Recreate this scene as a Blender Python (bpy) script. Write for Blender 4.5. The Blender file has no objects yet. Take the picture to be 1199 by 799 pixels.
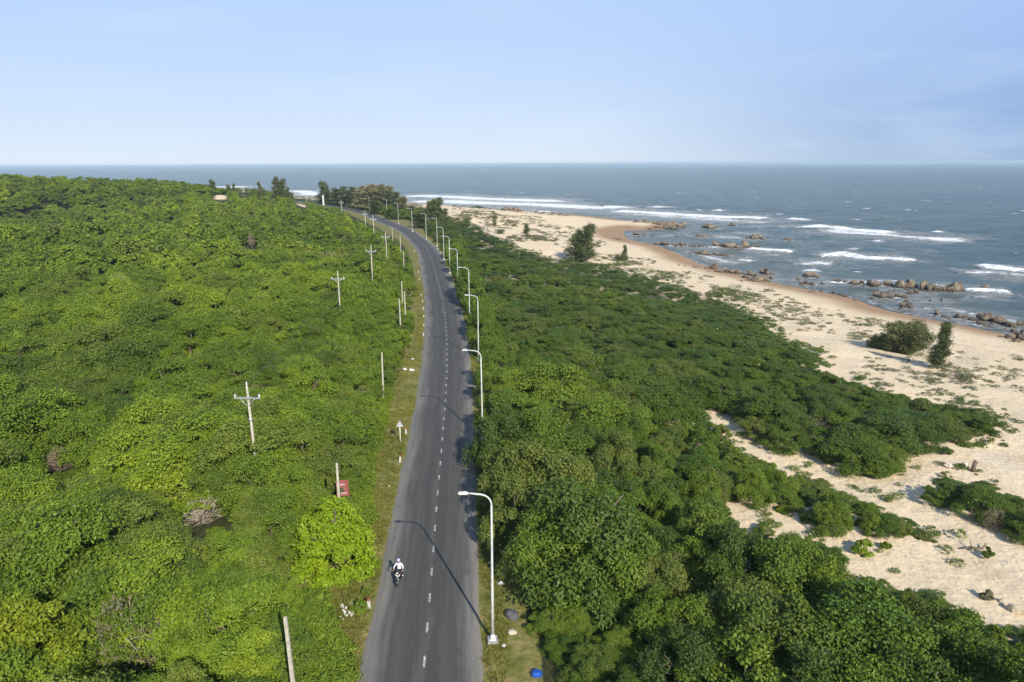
import bpy, bmesh, math, random
import numpy as np
from mathutils import Matrix, Vector
R = math.radians
S = bpy.context.scene
COL = S.collection
RNG = np.random.default_rng(7)

# ------------------------------------------------------------------ camera
F, CX, CY, H = 799., 599.5, 399.5, 25.
PITCH = math.atan((CY - 191.8) / F)
ROLL = R(-0.29)
FW = np.array([0, math.cos(PITCH), -math.sin(PITCH)])
UP0 = np.array([0, math.sin(PITCH), math.cos(PITCH)])
RT0 = np.array([1., 0, 0])
RT = RT0 * math.cos(ROLL) + UP0 * math.sin(ROLL)
UP = UP0 * math.cos(ROLL) - RT0 * math.sin(ROLL)
cam_d = bpy.data.cameras.new('camera')
cam = bpy.data.objects.new('camera', cam_d)
COL.objects.link(cam)
cam_d.sensor_width = 36
cam_d.lens = 36 * F / 1199.
cam_d.clip_start = 0.5
cam_d.clip_end = 80000
cam.matrix_world = Matrix(((RT[0], UP[0], -FW[0], 0), (RT[1], UP[1], -FW[1], 0), (RT[2], UP[2], -FW[2], H), (0, 0, 0, 1)))
S.camera = cam

# ------------------------------------------------------------------ light
SUN_EL = R(32)
sx, sy = 5.42, -12.14
sl = math.hypot(sx, sy)
SUN_DIR = Vector((sx / sl * math.cos(SUN_EL), sy / sl * math.cos(SUN_EL), math.sin(SUN_EL)))
sun_d = bpy.data.lights.new('sun', 'SUN')
sun_d.energy = 4.6
sun_d.angle = R(0.5)
sun_d.color = (1.0, 0.93, 0.80)
sun = bpy.data.objects.new('sun', sun_d)
COL.objects.link(sun)
sun.rotation_euler = SUN_DIR.to_track_quat('Z', 'Y').to_euler()
W = bpy.data.worlds.new('World')
S.world = W
W.use_nodes = True
wn = W.node_tree
sky = wn.nodes.new('ShaderNodeTexSky')
sky.sky_type = 'NISHITA'
sky.sun_disc = False
sky.sun_elevation = SUN_EL
sky.sun_rotation = math.atan2(sx, sy)
sky.altitude = 1500
sky.air_density = 0.6
sky.dust_density = 0.0
sky.ozone_density = 3.0


def wnode(t, **k):
    o = wn.nodes.new(t)
    for a_, b_ in k.items(): setattr(o, a_, b_)
    return o


def wmix(f, a_, b_):
    o = wnode('ShaderNodeMix', data_type='RGBA')
    for sk, v in ((o.inputs[0], f), (o.inputs[6], a_), (o.inputs[7], b_)):
        if isinstance(v, bpy.types.NodeSocket): wn.links.new(v, sk)
        else: sk.default_value = v if not hasattr(v, '__len__') else (*v, 1)
    return o.outputs[2]


def wrange(v, a_, b_):
    o = wnode('ShaderNodeMapRange', interpolation_type='SMOOTHSTEP')
    wn.links.new(v, o.inputs[0]); o.inputs[1].default_value = a_; o.inputs[2].default_value = b_
    return o.outputs[0]


# the clear sky seen through a thin bright veil of sea haze, thinnest to the right (90 degrees from the sun)
tcw = wnode('ShaderNodeTexCoord')
xyz = wnode('ShaderNodeSeparateXYZ'); wn.links.new(tcw.outputs['Generated'], xyz.inputs[0])
az_ = wrange(xyz.outputs[0], .02, .72)
K_ = 10.
sc_ = lambda c: tuple(v * K_ for v in c)
hor = wmix(az_, sc_((.54, .615, .74)), sc_((.07, .19, .47)))
top = wmix(az_, sc_((.43, .585, .86)), sc_((.31, .47, .80)))
veil = wmix(wrange(xyz.outputs[2], -.01, .20), hor, top)
veil = wmix(wrange(xyz.outputs[2], .22, .9), veil, sc_((.10, .22, .46)))
mpw = wnode('ShaderNodeMapping'); mpw.inputs['Scale'].default_value = (2.2, 2.2, 11); mpw.inputs['Rotation'].default_value = (.1, .22, .2)
wn.links.new(tcw.outputs['Generated'], mpw.inputs[0])
cl_ = wnode('ShaderNodeTexNoise'); cl_.inputs['Scale'].default_value = 1.7; cl_.inputs['Detail'].default_value = 6; cl_.inputs['Roughness'].default_value = .55
wn.links.new(mpw.outputs[0], cl_.inputs['Vector'])
clf = wnode('ShaderNodeMath', operation='MULTIPLY'); wn.links.new(wrange(cl_.outputs['Fac'], .46, .72), clf.inputs[0]); clf.inputs[1].default_value = .34
veil = wmix(clf.outputs[0], veil, sc_((.56, .67, .84)))
gm = wnode('ShaderNodeGamma'); gm.inputs[1].default_value = .5; wn.links.new(sky.outputs[0], gm.inputs[0])
skc = wnode('ShaderNodeMix', data_type='RGBA', blend_type='MULTIPLY'); skc.inputs[0].default_value = 1
wn.links.new(gm.outputs[0], skc.inputs[6]); skc.inputs[7].default_value = (2.0, 2.0, 2.0, 1)
bg = wn.nodes['Background']
bg.inputs[1].default_value = 0.1
wn.links.new(wmix(.65, skc.outputs[2], veil), bg.inputs[0])
S.view_settings.view_transform = 'Standard'
S.view_settings.look = 'None'
S.view_settings.exposure = 0.45
S.view_settings.gamma = 1
S.render.engine = 'CYCLES'
S.cycles.max_bounces = 6
S.cycles.diffuse_bounces = 3
S.cycles.glossy_bounces = 2
S.cycles.transmission_bounces = 4
S.cycles.transparent_max_bounces = 4
S.cycles.volume_bounces = 0
S.cycles.caustics_reflective = False
S.cycles.caustics_refractive = False

# ------------------------------------------------------------------ measuring helpers
SEA = -5.0


def ray(px, py):
    return FW + RT * (px - CX) / F - UP * (py - CY) / F


def P(px, py, z=0.):
    d = ray(px, py)
    t = (z - H) / d[2]
    return d * t + np.array([0, 0, H])


def proj(p):
    q = np.asarray(p, float) - np.array([0, 0, H])
    d = q @ FW
    d = np.where(np.abs(d) < .1, .1, d)
    return CX + F * (q @ RT) / d, CY - F * (q @ UP) / d, d


def inpoly(x, y, poly):
    x = np.asarray(x, float); y = np.asarray(y, float)
    r = np.zeros(x.shape, bool)
    n = len(poly)
    for i in range(n):
        x1, y1 = poly[i]; x2, y2 = poly[(i + 1) % n]
        if y1 == y2: continue
        c = ((y1 > y) != (y2 > y)) & (x < (x2 - x1) * (y - y1) / (y2 - y1) + x1)
        r ^= c
    return r


def dist_line(x, y, pl):
    """distance to an open polyline, and the parameter along it (in points)"""
    best = np.full(np.shape(x), 1e9); par = np.zeros(np.shape(x))
    for i in range(len(pl) - 1):
        ax, ay = pl[i][:2]; bx, by = pl[i + 1][:2]
        dx, dy = bx - ax, by - ay
        t = np.clip(((x - ax) * dx + (y - ay) * dy) / (dx * dx + dy * dy + 1e-9), 0, 1)
        d = np.hypot(x - ax - t * dx, y - ay - t * dy)
        m = d < best
        best = np.where(m, d, best); par = np.where(m, i + t, par)
    return best, par


def ss(a, b, x):
    t = np.clip((np.asarray(x, float) - a) / (b - a), 0, 1)
    return t * t * (3 - 2 * t)


_perm = np.random.default_rng(3).random((256, 256))


def vnoise(x, y):
    xi = np.floor(x).astype(int); yi = np.floor(y).astype(int)
    fx = x - xi; fy = y - yi
    fx = fx * fx * (3 - 2 * fx); fy = fy * fy * (3 - 2 * fy)
    g = lambda a, b: _perm[a & 255, b & 255]
    return (g(xi, yi) * (1 - fx) + g(xi + 1, yi) * fx) * (1 - fy) + (g(xi, yi + 1) * (1 - fx) + g(xi + 1, yi + 1) * fx) * fy


def fbm(x, y, o=4):
    s = 0; a = .5; t = 0
    for k in range(o):
        s = s + a * vnoise(x + 17.3 * k, y + 5.1 * k); t += a
        a *= .5; x = x * 2.03; y = y * 2.03
    return s / t


# ------------------------------------------------------------------ layout of land, shore and road
shore_px = [(1199, 396), (1160, 388.6), (1131, 382), (1103, 377), (1075, 371.7), (1041, 364.6), (1018, 357.5), (1001, 350.5), (981, 346), (945, 339),
            (916, 334), (888, 327), (860, 321), (834.5, 314.6), (816, 310), (798, 302), (779.5, 295), (765, 290), (750, 286), (732, 283.4), (717, 280),
            (711.5, 274), (715, 269.6), (728, 267), (743, 268.7), (759, 268.7), (778, 267), (790, 264), (778, 261.5), (750, 259), (732, 259.5), (713, 257.5), (695, 255),
            (667, 252.5), (640, 249.5), (612, 248.5), (567, 246), (530, 243), (493, 240), (430, 235), (370, 230.5), (340, 229), (284, 222), (250, 219.5), (200, 215.5)]
SHORE = [(560., -420.), (300., -170.), (165., 10.), (118., 80.)] + [tuple(P(a, b, SEA)[:2]) for a, b in shore_px] + [(-900., 1330.), (-1500., 1500.), (-2600., 1500.)]
LANDPOLY = SHORE + [(-2600., -420.)]


def sea_dist(x, y):
    d, _ = dist_line(x, y, SHORE)
    return np.where(inpoly(x, y, LANDPOLY), d, -d)


road_pts = np.array([(-1.2, -60), (-3.0, 0), (-4.0, 18), (-4.65, 28.6), (-5.15, 36.4), (-5.8, 45.8), (-6.75, 60.6), (-8.1, 79.5), (-9.9, 99), (-12.95, 125), (-17.3, 155),
                     (-21.4, 182.7), (-24.9, 203.2), (-30.1, 226.2), (-36.7, 251.7), (-43.2, 274), (-53.0, 300), (-87.5, 387), (-118, 440), (-165, 500), (-260, 570), (-420, 650)], float)


def road_x(y):
    Y = road_pts[:, 1]; X = road_pts[:, 0]
    m = np.gradient(X, Y)
    y = np.asarray(y, float)
    i = np.clip(np.searchsorted(Y, y) - 1, 0, len(Y) - 2)
    h = Y[i + 1] - Y[i]; t = (y - Y[i]) / h
    return ((2 * t**3 - 3 * t**2 + 1) * X[i] + (t**3 - 2 * t**2 + t) * h * m[i] + (-2 * t**3 + 3 * t**2) * X[i + 1] + (t**3 - t**2) * h * m[i + 1])


ROADY = np.concatenate([np.arange(-60, 30, 3), np.arange(30, 130, 1.), np.arange(130, 400, 2.), np.arange(400, 651, 5.)])
ROADC = np.stack([road_x(ROADY), ROADY], 1)
_rs = ROADC[::3]


def road_dist(x, y):
    return dist_line(x, y, [tuple(p) for p in _rs])[0]


RIDGE = [(-620, 300, 17), (-420, 330, 17), (-270, 362, 16.0), (-220, 392, 13.0), (-175, 388, 10.0), (-133, 358, 7.0), (-112, 338, 4.5)]
RIDGE_H = np.array([p[2] for p in RIDGE], float)


def zland(x, y, rd=None, sd=None):
    x = np.asarray(x, float); y = np.asarray(y, float)
    if sd is None: sd = sea_dist(x, y)
    if rd is None: rd = road_dist(x, y)
    z = SEA + np.where(sd > 0, 1.25 * (ss(-14, 26, sd) - .2818) / .7182 + 3.75 * ss(14, 70, sd), np.maximum(sd * .055, -5))
    flat = ss(4.5, 16, rd)
    # low dunes and hummocks
    du = ss(12, 30, sd) * flat
    z = z + du * ((fbm(x * .045 + 3, y * .045) - .5) * 1.9 + (fbm(x * .16, y * .16 + 9) - .5) * .7)
    d, par = dist_line(x, y, RIDGE)
    hh = np.interp(par, np.arange(len(RIDGE)), RIDGE_H)
    z = z + hh * np.exp(-(d / 105.) ** 2) * ss(8, 48, rd)
    z = z * ss(3.5, 9, rd)
    return z


def zl1(x, y):
    return float(zland(np.array([x]), np.array([y]))[0])


_hitcache = {}


def hit(px, py):
    """where the line of sight through a measured spot meets the land"""
    d = ray(px, py)
    t = np.concatenate([np.arange(20, 150, .5), np.arange(150, 900, 2.)])
    pts = d[None, :] * t[:, None] + np.array([0, 0, H])
    z = np.maximum(zland(pts[:, 0], pts[:, 1]), SEA)
    k = np.argmax(pts[:, 2] < z)
    if k == 0: return P(px, py, SEA)
    a = pts[k - 1]; b = pts[k]
    u = (a[2] - z[k - 1]) / ((a[2] - z[k - 1]) - (b[2] - z[k]) + 1e-9)
    return a + (b - a) * u


# regions read off the photograph (used to find where ground is bare and where the canopy ends)
SAND_PX = [(1300, 415), (1199, 396), (1041, 364), (945, 338), (860, 321), (798, 302), (750, 286), (712, 274), (728, 266), (790, 263), (750, 258), (640, 249), (530, 242), (493, 239),
           (498, 243), (520, 250), (532, 254.5), (546, 258), (558, 262.5), (570, 267.5), (566, 270.5), (580, 276), (600, 282), (612, 291), (640, 300), (672, 306), (710, 309), (745, 321), (790, 334), (830, 347),
           (870, 361), (899, 373), (897, 379), (920, 393), (950, 407), (962, 414), (962, 431), (1000, 444), (1050, 459), (1100, 467), (1150, 477), (1176, 490),
           (1180, 514), (1150, 519), (1118, 516), (1126, 538), (1099, 541), (1073, 543), (1076, 560), (1066, 567), (1040, 564), (1013, 559), (986, 554), (973, 544), (943, 534),
           (910, 524), (883, 512), (860, 506), (860, 512), (873, 526), (900, 534), (940, 553), (980, 561), (1000, 576), (1026, 586), (1053, 600), (1083, 610),
           (1106, 626), (1116, 650), (1100, 653), (1076, 641), (1046, 632), (1013, 624), (1000, 621), (990, 628), (960, 621), (933, 611), (910, 606), (890, 592), (866, 587), (871, 601),
           (896, 611), (923, 614), (943, 621), (973, 636), (1013, 647), (1020, 670), (1046, 671), (1073, 676), (1080, 693), (1100, 698), (1120, 695), (1146, 713), (1163, 720), (1199, 726), (1300, 752)]
# the vegetated island at the right, inside the sand
BUSH_PX = [(1053, 581), (1090, 554), (1133, 553), (1166, 563), (1199, 580), (1300, 610), (1300, 668), (1199, 635), (1133, 614), (1110, 606), (1106, 594), (1076, 586)]
SAND2_PX = [(833, 472), (846, 482), (852, 494), (841, 492), (832, 482)]
VERGE_PX = [(368, 820), (384, 745), (372, 698), (428, 668), (444, 612), (430, 588), (438, 545), (450, 505), (462, 458), (474, 425), (487, 395), (491, 350), (488, 322), (481, 300), (468, 283), (455, 275),
            (440, 266), (400, 247), (402, 240), (418, 243), (455, 258), (475, 257), (492, 262), (497, 272), (508, 286), (521, 303), (533, 323), (545, 350), (553, 385), (560, 420), (565, 470), (567, 520), (573, 560), (580, 612), (579, 660), (592, 745), (606, 820)]
SKYSEA_PX = [(-400, 196), (-60, 200), (0, 203.5), (18, 201.5), (35, 204.5), (60, 202.5), (100, 206), (150, 206.5), (200, 210), (240, 215), (256, 219.5), (300, 220.5), (330, 225), (345, 232), (368, 237), (382, 241), (405, 244), (420, 240),
             (430, 236), (493, 242), (498, 240), (1400, 240), (1400, -50), (-400, -50)]
HILL_SAND_PX = [[(248, 229), (256, 228), (264, 228), (265, 233), (261, 237), (254, 234)], [(280, 226), (292, 229), (290, 230), (281, 229)], [(345, 236), (356, 240), (359, 243), (352, 243)]]


# ------------------------------------------------------------------ materials
def new_mat(name):
    m = bpy.data.materials.new(name)
    m.use_nodes = True
    nt = m.node_tree
    b = nt.nodes['Principled BSDF']
    return m, nt, b


class NB:
    """small node-building helper"""
    def __init__(s, nt): s.nt = nt
    def n(s, t, **k):
        o = s.nt.nodes.new(t)
        for a, b in k.items(): setattr(o, a, b)
        return o
    def l(s, a, b): s.nt.links.new(a, b)
    def val(s, sock, v):
        if hasattr(v, 'is_linked') or isinstance(v, bpy.types.NodeSocket): s.l(v, sock)
        else: sock.default_value = v
    def math(s, op, a, b=0.0, clamp=False):
        o = s.n('ShaderNodeMath', operation=op, use_clamp=clamp)
        s.val(o.inputs[0], a); s.val(o.inputs[1], b)
        return o.outputs[0]
    def mix(s, f, a, b):
        o = s.n('ShaderNodeMix', data_type='RGBA')
        s.val(o.inputs[0], f); s.val(o.inputs[6], a); s.val(o.inputs[7], b)
        return o.outputs[2]
    def attr(s, name):
        o = s.n('ShaderNodeAttribute', attribute_name=name)
        return o.outputs['Fac']
    def pos(s):
        return s.n('ShaderNodeNewGeometry').outputs['Position']
    def mapv(s, v, sc=(1, 1, 1), rot=(0, 0, 0)):
        o = s.n('ShaderNodeMapping')
        o.inputs['Scale'].default_value = sc; o.inputs['Rotation'].default_value = rot
        s.l(v, o.inputs[0])
        return o.outputs[0]
    def noise(s, v, scale, detail=4, rough=.55, dist=0.):
        o = s.n('ShaderNodeTexNoise')
        s.l(v, o.inputs['Vector'])
        o.inputs['Scale'].default_value = scale; o.inputs['Detail'].default_value = detail
        o.inputs['Roughness'].default_value = rough; o.inputs['Distortion'].default_value = dist
        return o.outputs['Fac']
    def ramp(s, f, stops):
        o = s.n('ShaderNodeValToRGB')
        e = o.color_ramp.elements
        while len(e) < len(stops): e.new(.5)
        for k, (p, c) in enumerate(stops):
            e[k].position = p; e[k].color = (*c, 1) if len(c) == 3 else c
        s.l(f, o.inputs[0])
        return o.outputs[0]
    def sstep(s, f, a, b):
        o = s.n('ShaderNodeMapRange', interpolation_type='SMOOTHSTEP')
        s.val(o.inputs[0], f); o.inputs[1].default_value = a; o.inputs[2].default_value = b
        return o.outputs[0]
    def bump(s, h, strength, dist=.1):
        o = s.n('ShaderNodeBump')
        o.inputs['Strength'].default_value = strength; o.inputs['Distance'].default_value = dist
        s.l(h, o.inputs['Height'])
        return o.outputs[0]


def simple_mat(name, col, rough=.5, metal=0., var=.25, scale=6.):
    m, nt, b = new_mat(name)
    g = NB(nt)
    tc = g.n('ShaderNodeTexCoord').outputs['Object']
    n = g.noise(tc, scale, 5, .6)
    c = g.ramp(n, [(.3, tuple(x * (1 - var) for x in col)), (.7, tuple(min(1, x * (1 + var * .6)) for x in col))])
    g.l(c, b.inputs['Base Color'])
    b.inputs['Roughness'].default_value = rough
    b.inputs['Metallic'].default_value = metal
    return m


def leaf_mat(name, cols, trans=.3, patch=.022, rough=.5, spec=.3, odd=0.):
    """cols: three base colours from dark to light/yellow"""
    m, nt, b = new_mat(name)
    g = NB(nt)
    tint = g.attr('tint')
    rnd = g.n('ShaderNodeObjectInfo').outputs['Random']
    pn = g.noise(g.pos(), patch, 3, .6)
    pn = g.sstep(pn, .3, .7)
    f = g.math('ADD', g.math('MULTIPLY', tint, .45), g.math('ADD', g.math('MULTIPLY', rnd, .27), g.math('MULTIPLY', pn, .30)))
    c = g.ramp(f, [(.15, cols[0]), (.5, cols[1]), (.85, cols[2])])
    od = g.math('FRACT', g.math('MULTIPLY', rnd, 7.31))
    c = g.mix(g.math('MULTIPLY', g.sstep(od, .80, .86), odd), c, (.155, .16, .042, 1))
    c = g.mix(g.math('MULTIPLY', g.sstep(od, .16, .10), odd), c, (.050, .085, .022, 1))
    g.l(c, b.inputs['Base Color'])
    b.inputs['Roughness'].default_value = rough
    b.inputs['Specular IOR Level'].default_value = spec
    t = g.n('ShaderNodeBsdfTranslucent')
    tc = g.mix(.5, c, (.16, .22, .02, 1))
    g.l(tc, t.inputs[0])
    mx = g.n('ShaderNodeMixShader')
    mx.inputs[0].default_value = trans
    g.l(b.outputs[0], mx.inputs[1]); g.l(t.outputs[0], mx.inputs[2])
    g.l(mx.outputs[0], nt.nodes['Material Output'].inputs[0])
    return m


M = {}
M['scrub'] = leaf_mat('scrub_leaves', [(.070, .118, .014), (.162, .246, .018), (.30, .375, .023)], trans=.26, odd=.42)
M['thicket'] = leaf_mat('thicket_leaves', [(.040, .082, .012), (.092, .158, .015), (.20, .262, .022)], trans=.2, odd=.5)
M['low'] = leaf_mat('dune_shrub_leaves', [(.040, .080, .012), (.090, .148, .016), (.18, .23, .024)], trans=.2, odd=.5)
M['bright'] = leaf_mat('bright_leaves', [(.14, .25, .012), (.28, .39, .014), (.44, .50, .02)], trans=.35)
M['yellowish'] = leaf_mat('yellowing_leaves', [(.09, .14, .014), (.18, .245, .016), (.34, .36, .02)])
M['casuarina'] = leaf_mat('casuarina_needles', [(.062, .080, .028), (.105, .128, .042), (.17, .18, .068)], trans=.15)
M['casuarina_dry'] = leaf_mat('dry_casuarina_needles', [(.15, .145, .068), (.22, .20, .095), (.30, .265, .13)], trans=.15)
M['creeper'] = leaf_mat('creeper_leaves', [(.13, .135, .06), (.20, .195, .10), (.30, .27, .16)], trans=.2)
M['grass'] = leaf_mat('grass_blades', [(.12, .14, .026), (.21, .215, .04), (.34, .30, .09)], trans=.3, patch=.12)
M['weed'] = leaf_mat('weed_leaves', [(.09, .15, .016), (.16, .24, .018), (.24, .30, .03)], trans=.3, patch=.12)
M['dry'] = simple_mat('dry_twigs', (.26, .20, .14), .8, var=.3, scale=3)
M['bark'] = simple_mat('bark', (.15, .115, .085), .9, var=.4, scale=9)
M['palebark'] = simple_mat('pale_bark', (.42, .36, .28), .9, var=.3, scale=9)
M['concrete'] = simple_mat('pole_concrete', (.44, .41, .34), .85, var=.3, scale=4)
M['whitepaint'] = simple_mat('white_paint', (.60, .60, .58), .5, var=.25, scale=3)
M['offwhite'] = simple_mat('weathered_white_paint', (.72, .70, .66), .6, var=.25, scale=8)
M['galv'] = simple_mat('galvanised_steel', (.55, .56, .57), .45, .6, var=.15)
M['porcelain'] = simple_mat('insulator_porcelain', (.22, .12, .08), .25)
M['wire'] = simple_mat('wire', (.05, .05, .05), .5)
M['red'] = simple_mat('faded_red_paint', (.29, .085, .07), .6, var=.3, scale=5)
M['redbrown'] = simple_mat('red_post_paint', (.32, .07, .045), .6)
M['yellow'] = simple_mat('yellow_sign_paint', (.62, .30, .03), .5)
M['darkgreen'] = simple_mat('dark_green_print', (.05, .08, .03), .6)
M['paleblue'] = simple_mat('pale_lettering', (.45, .42, .50), .6)
M['black'] = simple_mat('black_plastic', (.018, .018, .02), .4)
M['rubber'] = simple_mat('tyre_rubber', (.02, .02, .02), .85)
M['chrome'] = simple_mat('chrome', (.6, .6, .6), .2, 1.)
M['bikewhite'] = simple_mat('white_scooter_panel', (.75, .76, .78), .3, var=.05)
M['lens'] = simple_mat('lamp_glass', (.75, .78, .8), .1)
M['shirt'] = simple_mat('white_shirt', (.70, .70, .73), .8, var=.1)
M['trousers'] = simple_mat('dark_trousers', (.03, .032, .04), .85)
M['skin'] = simple_mat('skin', (.42, .24, .15), .55, var=.1)
M['helmet'] = simple_mat('pale_helmet', (.42, .44, .58), .3, var=.05)
M['visor'] = simple_mat('dark_visor', (.05, .06, .12), .15)
M['blue'] = simple_mat('blue_plastic', (.015, .09, .42), .45, var=.4, scale=5)
M['tarp'] = simple_mat('grey_sheet', (.10, .10, .11), .7, var=.4)
M['litter'] = simple_mat('pale_litter', (.66, .64, .60), .7, var=.35, scale=8)
M['redcloth'] = simple_mat('red_cloth', (.45, .10, .08), .8)
M['slab'] = simple_mat('grey_concrete_slab', (.30, .30, .29), .9, var=.3)


def rock_mat(name, dark, mid, light, wet=True):
    m, nt, b = new_mat(name)
    g = NB(nt)
    p = g.pos()
    n = g.noise(p, .7, 8, .62)
    c = g.ramp(n, [(.28, dark), (.5, mid), (.72, light)])
    if wet:
        z = g.n('ShaderNodeSeparateXYZ'); g.l(p, z.inputs[0])
        w = g.sstep(g.math('ADD', z.outputs[2], g.math('MULTIPLY', n, -.8)), -5.35, -4.6)
        c = g.mix(w, tuple(x * .42 for x in mid) + (1,), c)
    g.l(c, b.inputs['Base Color'])
    b.inputs['Roughness'].default_value = .85
    g.l(g.bump(g.noise(p, 2.2, 8, .7), .6, .25), b.inputs['Normal'])
    return m


M['rock'] = rock_mat('shore_rock', (.045, .034, .024), (.165, .128, .09), (.32, .25, .175))
M['palerock'] = rock_mat('pale_rock', (.42, .35, .26), (.55, .47, .36), (.66, .58, .46), wet=False)


# ------------------------------------------------------------------ mesh helpers
def mesh_np(name, V, Fq, mats=(), smooth=False, attrs=None):
    """mesh from numpy arrays; Fq is (n,k) with constant k"""
    me = bpy.data.meshes.new(name)
    V = np.asarray(V, np.float32); Fq = np.asarray(Fq, np.int32)
    n, k = Fq.shape
    me.vertices.add(len(V)); me.vertices.foreach_set('co', V.ravel())
    me.loops.add(n * k); me.loops.foreach_set('vertex_index', Fq.ravel())
    me.polygons.add(n)
    me.polygons.foreach_set('loop_start', np.arange(0, n * k, k, dtype=np.int32))
    me.polygons.foreach_set('use_smooth', np.full(n, smooth, dtype=bool))
    for m in mats: me.materials.append(m)
    for a, (dom, arr) in (attrs or {}).items():
        at = me.attributes.new(a, 'FLOAT', dom)
        at.data.foreach_set('value', np.asarray(arr, np.float32).ravel())
    me.update()
    me.validate()
    return me


def obj(name, me, parent=None, loc=None):
    o = bpy.data.objects.new(name, me)
    COL.objects.link(o)
    if parent is not None: o.parent = parent
    if loc is not None: o.location = loc
    return o


def tag(o, label=None, cat=None, group=None, kind=None):
    if label: o['label'] = label
    if cat: o['category'] = cat
    if group: o['group'] = group
    if kind: o['kind'] = kind
    return o


def thing(name, label, cat, loc=(0, 0, 0), rz=0., group=None):
    o = bpy.data.objects.new(name, None)
    COL.objects.link(o)
    o.location = loc; o.rotation_euler = (0, 0, rz)
    o.empty_display_size = .2
    return tag(o, label, cat, group)


class MB:
    def __init__(s): s.v = []; s.f = []; s.sm = []
    def add(s, V, Fs, smooth=False):
        o = len(s.v)
        s.v += [tuple(p) for p in V]
        s.f += [tuple(i + o for i in f) for f in Fs]
        s.sm += [smooth] * len(Fs)
    def box(s, c, d, rz=0., taper=1.):
        x, y, z = (k / 2 for k in d); co, si = math.cos(rz), math.sin(rz)
        V = []
        for zz, t in ((-z, 1), (z, taper)):
            for a, b in ((-x, -y), (x, -y), (x, y), (-x, y)):
                a *= t; b *= t
                V.append((c[0] + a * co - b * si, c[1] + a * si + b * co, c[2] + zz))
        s.add(V, [(3, 2, 1, 0), (4, 5, 6, 7), (0, 1, 5, 4), (1, 2, 6, 5), (2, 3, 7, 6), (3, 0, 4, 7)])
    def tube(s, pts, rad, n=8, cap=True):
        pts = [Vector(p) for p in pts]
        if not hasattr(rad, '__len__'): rad = [rad] * len(pts)
        V = []; prev = None
        for i, p in enumerate(pts):
            t = (pts[min(i + 1, len(pts) - 1)] - pts[max(i - 1, 0)]).normalized()
            a = prev if prev is not None else (Vector((1, 0, 0)) if abs(t.x) < .9 else Vector((0, 1, 0)))
            a = (a - t * a.dot(t)).normalized(); prev = a
            b = t.cross(a)
            for k in range(n):
                an = 2 * math.pi * k / n
                V.append(p + (a * math.cos(an) + b * math.sin(an)) * rad[i])
        Fs = []
        for i in range(len(pts) - 1):
            for k in range(n):
                Fs.append((i * n + k, i * n + (k + 1) % n, (i + 1) * n + (k + 1) % n, (i + 1) * n + k))
        if cap:
            Fs.append(tuple(range(n - 1, -1, -1)))
            Fs.append(tuple((len(pts) - 1) * n + k for k in range(n)))
        s.add(V, Fs, True)
    def prism(s, poly, axis, a, b):
        """polygon in the plane across `axis` ('y': x,z points), extruded from a to b"""
        n = len(poly)
        mk = (lambda p, w: (p[0], w, p[1])) if axis == 'y' else ((lambda p, w: (w, p[0], p[1])) if axis == 'x' else (lambda p, w: (p[0], p[1], w)))
        V = [mk(p, a) for p in poly] + [mk(p, b) for p in poly]
        Fs = [tuple(range(n)), tuple(range(2 * n - 1, n - 1, -1))] + [(i, (i + 1) % n, n + (i + 1) % n, n + i) for i in range(n)]
        s.add(V, Fs)
    def torus(s, c, R_, r, n=20, m=8, axis='x'):
        V = []
        for i in range(n):
            a = 2 * math.pi * i / n
            for k in range(m):
                b = 2 * math.pi * k / m
                rr = R_ + r * math.cos(b); w = r * math.sin(b)
                V.append((c[0] + w, c[1] + rr * math.cos(a), c[2] + rr * math.sin(a)))
        Fs = [(i * m + k, i * m + (k + 1) % m, ((i + 1) % n) * m + (k + 1) % m, ((i + 1) % n) * m + k) for i in range(n) for k in range(m)]
        s.add(V, Fs, True)
    def ball(s, c, r, nu=12, nv=8):
        r = r if hasattr(r, '__len__') else (r, r, r)
        V = [(c[0], c[1], c[2] - r[2])]
        for j in range(1, nv):
            t = math.pi * j / nv
            for i in range(nu):
                a = 2 * math.pi * i / nu
                V.append((c[0] + r[0] * math.sin(t) * math.cos(a), c[1] + r[1] * math.sin(t) * math.sin(a), c[2] - r[2] * math.cos(t)))
        V.append((c[0], c[1], c[2] + r[2]))
        Fs = [(0, 1 + (i + 1) % nu, 1 + i) for i in range(nu)]
        for j in range(nv - 2):
            for i in range(nu):
                a = 1 + j * nu
                Fs.append((a + i, a + (i + 1) % nu, a + nu + (i + 1) % nu, a + nu + i))
        b = 1 + (nv - 2) * nu
        Fs += [(b + i, b + (i + 1) % nu, len(V) - 1) for i in range(nu)]
        s.add(V, Fs, True)
    def mesh(s, name, mat):
        me = bpy.data.meshes.new(name)
        me.from_pydata(s.v, [], s.f)
        me.polygons.foreach_set('use_smooth', s.sm)
        me.materials.append(mat)
        bm = bmesh.new(); bm.from_mesh(me)
        bmesh.ops.recalc_face_normals(bm, faces=bm.faces)
        bm.to_mesh(me); bm.free()
        return me
    def build(s, name, mat, parent=None, loc=None):
        return obj(name, s.mesh(name, mat), parent, loc)


def dup(root, name=None, loc=None, rz=None, scale=None, label=None):
    r = root.copy(); COL.objects.link(r)
    if loc is not None: r.location = loc
    if rz is not None: r.rotation_euler = (0, 0, rz)
    if scale is not None: r.scale = scale
    if label: r['label'] = label
    for ch in list(root.children):
        c = ch.copy(); COL.objects.link(c); c.parent = r
        for g in list(ch.children):
            d = g.copy(); COL.objects.link(d); d.parent = c
    return r


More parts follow.
